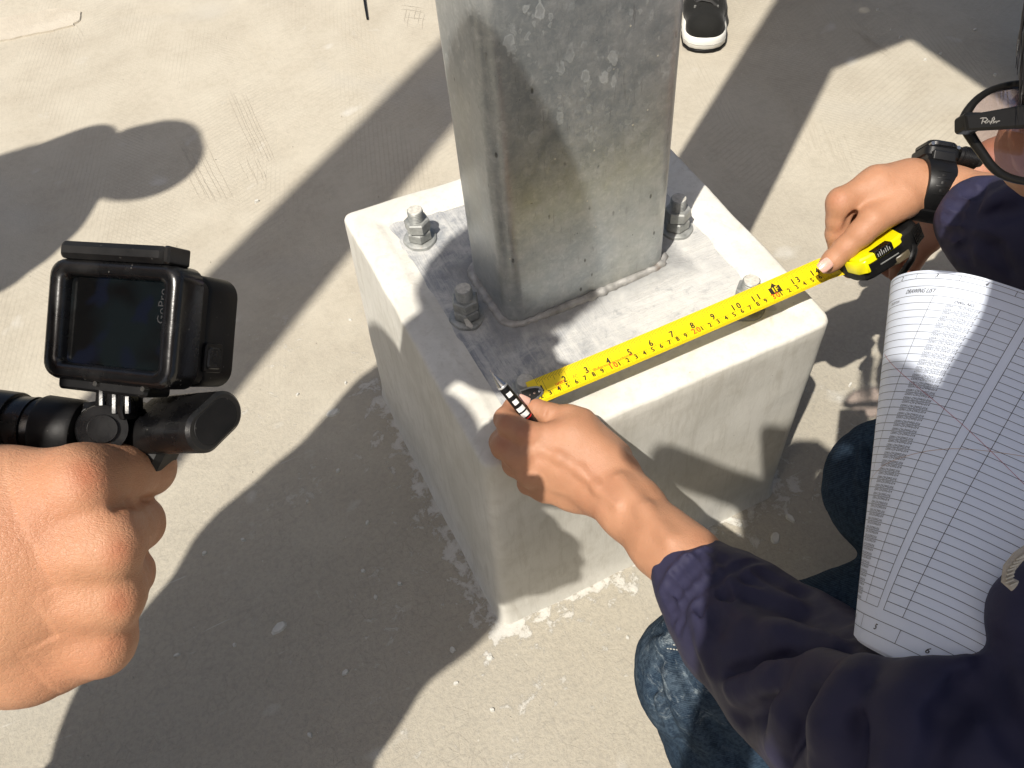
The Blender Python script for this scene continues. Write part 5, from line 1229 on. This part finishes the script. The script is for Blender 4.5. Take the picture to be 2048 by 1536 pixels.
def pline(mb, pts, wd=.00030, lift=.00022, step=.004):
    for (a0, b0), (a1, b1) in zip(pts[:-1], pts[1:]):
        L = math.hypot(a1-a0, b1-b0); n = max(1, int(L/step)); nx_, ny_ = -(b1-b0)/L*wd/2, (a1-a0)/L*wd/2; vs = []
        for i in range(n+1):
            p, q = a0+(a1-a0)*i/n, b0+(b1-b0)*i/n; vs += [page(p+nx_, q+ny_, lift), page(p-nx_, q-ny_, lift)]
        mb.add(vs, [(2*i, 2*i+1, 2*i+3, 2*i+2) for i in range(n)])
_tc = {}
def ptext(mb, p, q, s, size, sx=1., shear=.25, bold=0, align='CENTER'):
    key = (s, size, shear, align)
    if key not in _tc: _tc[key] = text_verts(s, size, shear, align=align)
    tv, tf = _tc[key]
    for o in (-bold, bold) if bold else (0,): mb.add([page(p+x*sx+o, q-y, .00025) for x, y, _ in tv], tf)
CA, CM, CR_, C2, C3 = .0777, .1227, .1374, .1432, .1585; Q0, QN, NR = .0158, .2291, 38; DQ = (QN-Q0)/NR
PL, PR_ = -.03, .262
for q in (-.0020, .0022): pline(pr2, [(PL, q), (PR_, q)])
pline(pr2, [(PL, .0083), (PR_, .0083)], .00034)
for p in (.0200, .055, .090, .126, .161, .196): pline(pr2, [(p, -.0020), (p, .0022)])
for p, s in ((.0030, '1'), (.0385, '2'), (.0725, '3'), (.107, '4'), (.143, '5'), (.178, '6')): ptext(pr2, p, .0001, s, .0042, bold=.00008)
for q in (.2362, .2448): pline(pr2, [(PL, q), (PR_, q)])
for p in (.1245, .1608, .196): pline(pr2, [(p, .2362), (p, .2448)])
for p, s in ((.1065, '4'), (.1415, '5'), (.180, '6'), (.214, '7')): ptext(pr2, p, .2405, s, .0052, bold=.00010)
ptext(pr2, .0635, .0122, 'DRAWING LIST', .0048, .82, bold=.00006)
ptext(pr2, .0375, .0188, 'DESCRIPTION', .0027, .85); ptext(pr2, .1010, .0190, 'DWG NO.', .0031, .95, bold=.00006)
for r in range(NR+1):
    q = Q0+DQ*r; pline(pr2, [(PL, q), (CR_, q)], .00026)
    pline(pr2, [(C2, q), (PR_, q)], .00030)
for c in (CA, CM, CR_): pline(pr2, [(c, Q0), (c, QN)], .00032)
for c in (C2, C3): pline(pr2, [(c, Q0), (c, QN)], .00034)
for i in range(74): ptext(pr2, .1010-.0001*(i % 2), .0229+i*DQ/2, 'OSW1-CIV-DWG-01'+('6' if i % 2 else '4'), .0025, .98)
for q, s in ((.0305, 'GENERAL SYMBOLS'), (.0362, 'GENERAL NOTES (1/2)'), (.0419, 'GENERAL NOTES (2/2)'), (.0475, 'SITE LAYOUT'), (.0530, 'PLAN'), (.0590, 'SECTION'), (.0650, 'SECTION'), (.0740, 'FOUNDATION PLAN'), (.0770, 'COLUMN SCHEDULE'), (.120, 'DETAIL 1'), (.150, 'DETAIL 2')):
    ptext(pr2, .0060, q+.0005, s, .0025, .85)
ptext(pr2, .168, .052, '1', .0035, bold=.0001)
pr2.build('black_print', simple('toner', (.018, .016, .020), .6), dr, smooth=False)
rl = MB(); pline(rl, [(.041, .058), (.183, .124), (.25, .155)], .00026, .0003); rl.build('red_line', simple('red_toner', (.45, .05, .07), .6), dr, smooth=False)
ol = MB(); pline(ol, [(.060, .166), (.075, .152), (.093, .1415), (.112, .133), (.126, .1262), (.140, .120), (.158, .1133), (.176, .107), (.22, .094)], .00024, .0003); ol.build('orange_curve', simple('orange_toner', (.42, .20, .06), .6), dr, smooth=False)
# ================================================================ PERSON BEHIND THE POST: ONE SNEAKER IN VIEW
toe = onz(1408, 107, 0); heel = onz(1398, -75, 0); sd_ = (heel-toe); sd_[2] = 0; SL = .285; sdn = sd_/np.linalg.norm(sd_); ssn = np.array([sdn[1], -sdn[0], 0])
ank = toe+sdn*.225; face3 = math.atan2(-sdn[1], -sdn[0])
hx, hy = (ank + ssn*.12)[:2]
f3 = np.array([math.cos(face3), math.sin(face3), 0]); r3 = np.array([math.sin(face3), -math.cos(face3), 0]); rel = ank-np.array([hx, hy, 0])
p3, P3, _, _ = standing(hx, hy, 1.70, face3, 'person behind the post showing only one black sneaker with white sole', M_GREYC,
    feet=[tuple(np.array([rel@r3, rel@f3])/(1.70/1.72)), tuple(np.array([-(rel@r3), rel@f3-.05])/(1.70/1.72))] if rel@r3 < 0 else [tuple(np.array([-(rel@r3), rel@f3-.05])/(1.70/1.72)), tuple(np.array([rel@r3, rel@f3])/(1.70/1.72))])
def sneaker(t0, d, s, parent):
    """t0 toe tip on the floor, d towards the heel, s towards the side"""
    T = lambda a, b, z: t0 + d*a + s*b + np.array([0, 0, z])
    def outl(g=0):
        R_ = [(-g, 0), (.003-g*.9, .019+g*.3), (.011-g*.6, .034+g*.6), (.028, .045+g), (.06, .048+g), (.10, .046+g), (.15, .038+g), (.20, .035+g), (.25, .034+g), (.272+g*.6, .026+g*.5), (.283+g, .008)]
        return R_+[(x, -y) for x, y in R_[::-1] if y > .0081 or x > .27]
    def slab(name, z0, z1, g, mat, bev):
        o = outl(g); MB().prism([(x, y) for x, y in o], T(0, 0, 0), d, s, (0, 0, 1), z0, z1, bev).build(name, mat, parent, angle=45)
    sh = empty('shoe', t0, None); sh.parent = parent; sh.matrix_parent_inverse = parent_inv(parent)
    parent = sh
    slab('outsole', .002, .007, .0015, M_BLACKM, .001); slab('midsole', .0065, .034, .0, simple('white_rubber', (.72, .71, .66), .5, var=.04), .0035); slab('foxing_line', .0185, .0200, .0008, simple('rubber_line', (.5, .5, .47), .5), .0003)
    up = wchain([(*T(.050, 0, .040), .036), (*T(.10, 0, .048), .043), (*T(.15, 0, .062), .040), (*T(.20, 0, .070), .038), (*T(.245, 0, .068), .033)], k=.02, n=(0, 0, 1), s=1.15)
    up += wchain([(*T(.036, .010, .036), .025), (*T(.036, -.010, .036), .025)], k=.03)
    body_object('upper', sdf_mesh(up, .0035, .02, jitter(.0012, 60, 3)), M_UPPER, parent)
    m = MB()
    m.frame([T(.082, -.036, .058), T(.079, -.018, .086), T(.078, 0, .0905), T(.079, .018, .086), T(.082, .036, .058)], .0016, 6)
    m.frame([T(.050, .040, .040), T(.066, .030, .066), T(.082, .022, .082), T(.11, .020, .093), T(.15, .020, .105)], .0014, 6); m.frame([T(.050, -.040, .040), T(.066, -.030, .066), T(.082, -.022, .082), T(.11, -.020, .093), T(.15, -.020, .105)], .0014, 6)
    m.build('seam', M_BLACKM, parent)
    MB().prism([(.0, -.017), (.0, .017), (.03, .020), (.075, .022), (.075, -.022), (.03, -.020)], T(.060, 0, .072), d+np.array([0, 0, .26]), s, (-.26*d[0], -.26*d[1], 1), 0, .004, .0015).build('tongue', M_UPPER, parent, angle=45)
    for i in range(5):
        a = .064+i*.017; z = .080+.30*(a-.062); q = 1 if i % 2 else -1
        m = MB(); m.frame([T(a, -.021*q, z-.006), T(a+.003, -.010*q, z+.002), T(a+.008, .010*q, z+.004), T(a+.012, .021*q, z-.003)], [.0036, .0045, .0045, .0036], 8, flat=((0, 0, 1), .45)); m.build('lace', simple('black_lace', (.035, .034, .033), .8), parent)
        for b in (-.024, .024): MB().frame([T(a, b, z-.010), T(a, b, z-.0055)], [.0028, .0024], 10).build('eyelet', simple('eyelet_grey', (.18, .18, .17), .5), parent)
M_UPPER = mat_cloth('black_canvas', (.013, .013, .012), .85, 500, .1, .12, .1)
sneaker(toe, sdn, ssn, p3); 
def _pu(X):
    q = RM.T@(X-CAM); return 1024+F_PX*q[0]/-q[2]
if _pu(toe+ssn*.1) > _pu(toe): ssn = -ssn
ot = toe+ssn*.24+sdn*.04; sneaker(ot, sdn, -ssn, p3)
# black cord end lying at the top edge
cd_ = MB(); cd_.frame([onz(722, -60, .012), onz(727, -12, .006), onz(731, 14, .004), onz(735, 38, .003)], [.0030, .0030, .0030, .0026], 8)
cd_.build('cord', M_BLACKM, label='thin black cord end on the floor at the top edge, left of the post', cat='cord')

# ================================================================ PERSON WHOSE FOREARM SHOWS BEHIND THE SUNGLASSES
p5 = empty('person', at(2420, 60, 1.45)*[1, 1, 0], 'person beyond the right edge whose bare reddish forearm and lilac cuff show through the sunglasses', 'person')
D5 = 1.06
a5 = chain(D5, [(1935, 352, .0, 30), (1990, 322, .0, 38), (2060, 296, .0, 46), (2160, 262, .02, 52), (2330, 200, .06, 56)], k=.02)
wr = at(1935, 352, D5); dr5 = wr-at(2060, 296, D5)
a5 += simple_hand(wr, dr5*.6-np.array([0, 0, .05]), (0, 0, -1), 1)
el5 = at(2330, 200, D5+.06); hp = p5.location; c5 = np.array([hp[0]+.05, hp[1]+.05, .72])
a5 += wchain([(*el5, .045), (*(c5+[-.05, -.08, .28]), .05), (*c5, .11)], k=.04) + head_prims(c5+[-.05, -.02, .52], .096, (-1, -.3, -.4)) + wchain([(*(c5+[0, 0, .3]), .055), (*(c5+[-.04, -.02, .48]), .055)], k=.03) + wchain([(*(c5+[0, 0, .1]), .12), (c5[0]+.1, c5[1]+.05, .3, .14)], k=.05)
for q in (-1, 1): a5 += wchain([(c5[0]+.1, c5[1]+.05+q*.1, .28, .08), (c5[0]-.18, c5[1]+.0+q*.14, .45, .06), (c5[0]-.05, c5[1]+q*.14, .06, .045)], k=.03)
body_object('body', sdf_mesh(a5, .0042, .02), M_SKIN_C, p5)
M_LILAC = mat_cloth('lilac_cotton', (.30, .27, .42), .8)
sl5 = chain(D5, [(2052, 292, -.002, 52), (2075, 284, .0, 62), (2180, 255, .02, 78), (2330, 200, .06, 88)], k=.02) + wchain([(*el5, .07), (*(c5+[-.03, -.06, .26]), .085), (*c5, .15)], k=.04) + wchain([(*(c5+[0, 0, .15]), .16), (c5[0]+.1, c5[1]+.05, .3, .17)], k=.05)
body_object('shirt', sdf_mesh(sl5, .006, .03, jitter(.006, 20, 3)), M_LILAC, p5)
t5 = []
for q in (-1, 1): t5 += wchain([(c5[0]+.1, c5[1]+.05+q*.1, .28, .11), (c5[0]-.18, c5[1]+q*.14, .45, .085), (c5[0]-.05, c5[1]+q*.14, .08, .07)], k=.03)
body_object('trousers', sdf_mesh(t5, .010, .03, jitter(.008, 14, 3)), M_TROUS, p5)
body_object('hair', sdf_mesh([(c5+[-.02, 0, .55], c5+[-.05, -.01, .56], .1, .098, {})], .01, .02), M_HAIR, p5)

# ================================================================ OUT OF FRAME: WHAT THROWS THE OTHER SHADOWS
standing(-1.27, .795, 1.74, math.radians(-37), 'person in a brimmed hat leaning in from the left, seen as the rounder head shadow', M_WHITEC, hat=.125, lean=.21)
standing(-1.445, .66, 1.92, math.radians(-10), 'tall person standing further left, seen as the shadow cut by the left edge', M_GREYC, hat=.12)
v_, f_ = post('p', -1.42, -.175, 0, 5.0, .29, .17, .02, taper=.45); sp2 = empty('steel_post', (-1.42, -.175, 0), 'second steel post standing off to the left, seen as the long straight shadow band', 'steel post')
link('tube', np_mesh('tube2', v_, f_), M_GALV, sp2)
ZB = 1.80; sh_ = np.array([math.cos(_a), math.sin(_a)])/math.tan(_e)*ZB
pf = empty('cabinet', (.9, .1, ZB), 'equipment cabinet on an arm at the head of the post, seen as the square-cornered shadow', 'cabinet')  # out-of-view beam and block, made up to throw the corner shadow
MB().prism([(.15, .105), (1.10, .105), (1.10, .215), (.15, .215)], (0, 0, 0), (1, 0, 0), (0, 1, 0), (0, 0, 1), ZB, ZB+.10, .004).build('arm', M_GALV, pf)
MB().prism([(1.225-sh_[0], -.45), (1.35, -.45), (1.35, .75), (1.225-sh_[0], .75)], (0, 0, 0), (1, 0, 0), (0, 1, 0), (0, 0, 1), ZB+.10, ZB+.5, .006).build('box', simple('caster_grey', (.4, .41, .4), .5), pf)

# ================================================================ LOOSE BITS ON THE FLOOR
M_CHIP = simple('plaster_chip', (.56, .55, .50), .9, bump=(200, .6, .001)); rs = random.Random(11)
def chip(u, v, L, W_, rot, hgt, label=None, grp='small plaster chips scattered on the floor', me=None):
    c = onz(u, v, 0)
    if me is None:
        n = 9; m = MB(); poly = []
        for i in range(n):
            a = 2*math.pi*i/n; q = .65+.35*rs.random(); poly.append((L/2*q*math.cos(a), W_/2*q*math.sin(a)))
        top = [(x*.75+.0004, y*.75, hgt*(.7+.5*rs.random())) for x, y in poly]
        m.add([(x, y, -.001) for x, y in poly]+top+[(0, 0, hgt*1.1)], [(i, (i+1) % n, n+(i+1) % n, n+i) for i in range(n)]+[(n+i, n+(i+1) % n, 2*n) for i in range(n)])
        o = m.build('plaster_chip', M_CHIP, angle=20)
    else: o = me.copy(); COL.objects.link(o)
    o.location = (c[0], c[1], 0); o.rotation_euler = (0, 0, rot)
    return tag(o, label or 'small pale plaster chip lying loose on the concrete floor', 'plaster chip', grp if not label else None)
chip(558, 1256, .030, .017, .3, .003, 'largest white plaster crust on the shaded floor, lower left of the plinth')
chip(1580, 1038, .011, .026, .2, .004, 'leaf-shaped pale plaster shard in shade right of the plinth foot')
chip(1551, 1078, .024, .016, .8, .003, 'flat crumbly plaster scrap below the leaf-shaped shard')
chip(665, 826, .026, .020, .2, .003, 'white plaster lump at the sunlit shadow edge left of the plinth')
chip(513, 404, .014, .008, .3, .004, 'small brown grit lump above the dark shadow band, left of the plinth')
small = [chip(409, 1107, .011, .007, .5, .003)]
for u, v in ((487, 1080), (692, 766), (727, 1142), (735, 1046), (676, 942), (615, 1003), (912, 1367), (1505, 1025), (1480, 1050), (1700, 770), (1698, 925), (1255, 1275), (700, 640), (752, 1195), (800, 1168), (690, 1345), (980, 1316), (470, 1290), (905, 1300), (1610, 690), (595, 790), (355, 1310), (985, 1420), (620, 1470), (1780, 60), (1800, 75), (1850, 120), (1880, 108), (1990, 150), (1755, 20), (1950, 60)):
    if v < 260: sc_ = .8
    else: sc_ = 1
    o = chip(u, v, .008*sc_*(.6+rs.random()), .006*(.6+rs.random()), rs.random()*3, .0025) if rs.random() < .5 else chip(u, v, 0, 0, rs.random()*3, 0, me=small[0])
gr = MB()
for i in range(900):
    u, v = rs.random()*2048, rs.random()*1536; c = onz(u, v, 0)
    if -.1 < c[0] < .37 and -.07 < c[1] < .4: continue
    s = .0006+.0016*rs.random()**3; a = rs.random()*3
    q = [np.array([c[0]+s*math.cos(a+k*2.1)*(.7+.5*rs.random()), c[1]+s*math.sin(a+k*2.1), 0]) for k in range(3)]; gr.add(q+[np.array([c[0], c[1], s*.9])], [(0, 1, 3), (1, 2, 3), (2, 0, 3)])
gr.build('grit', simple('grit', (.42, .39, .33), .9, var=.4, vscale=800), smooth=False, label='fine grit strewn over the concrete floor', cat='grit', kind='stuff')
# combed trowel scratches and a chalked grid pressed into the screed
ts = MB(); rs2 = random.Random(5)
def scratch_line(a, b, wd):
    P, Q = onz(*a, 0), onz(*b, 0); d = Q-P; L = np.linalg.norm(d); d /= L; n = np.array([-d[1], d[0], 0]); m_ = 8; vs = []
    for i in range(m_+1):
        c = P+d*L*i/m_ + n*float(vnoise(np.array([P[0]*9+i*.4, P[1]*9, .5]), 1, 3, 2))*.006; w_ = wd*(.25+.75*math.sin(math.pi*i/m_))*(.6+.6*rs2.random())/2
        z = .0006+float(vnoise(np.array([c[0], c[1], 0.]), 2.3, 1))*.002
        vs += [tuple(c+n*w_+[0, 0, z]), tuple(c-n*w_+[0, 0, z])]
    ts.add(vs, [(2*i, 2*i+1, 2*i+3, 2*i+2) for i in range(m_)])
for (u0, v0, u1, v1, n_, du, dv, wd) in ((440, 60, 520, 160, 7, 9, -3, .0011), (640, 20, 760, 150, 5, 11, -2, .0013), (690, 110, 850, 250, 6, 10, -6, .0014), (450, 180, 510, 310, 6, 8, 3, .0011), 
        (330, 270, 400, 400, 8, 9, 0, .0012), (1180, 0, 1180, 0, 0, 0, 0, 0), (800, 20, 848, 22, 3, 2, 9, .0013), (808, 50, 812, 22, 5, 9, 0, .0013), (110, 80, 130, 105, 6, 9, -4, .0011), (1560, 170, 1600, 290, 7, 9, 4, .0011), (1400, 190, 1440, 120, 0, 0, 0, 0), (1700, 40, 1770, 85, 6, 3, 8, .0014), (1640, 250, 1670, 330, 6, 9, 3, .0011), (480, 320, 500, 360, 5, 8, 2, .001)):
    for i in range(n_):
        j1, j2 = rs2.random()*8-4, rs2.random()*26-13; scratch_line((u0+du*i+j1, v0+dv*i+j2), (u1+du*i+j1, v1+dv*i+j2*.6), wd)
o_ = ts.build('trowel_scratches', simple('scratch_shade', (.43, .39, .315), .95), ground, smooth=False, kind='stuff')
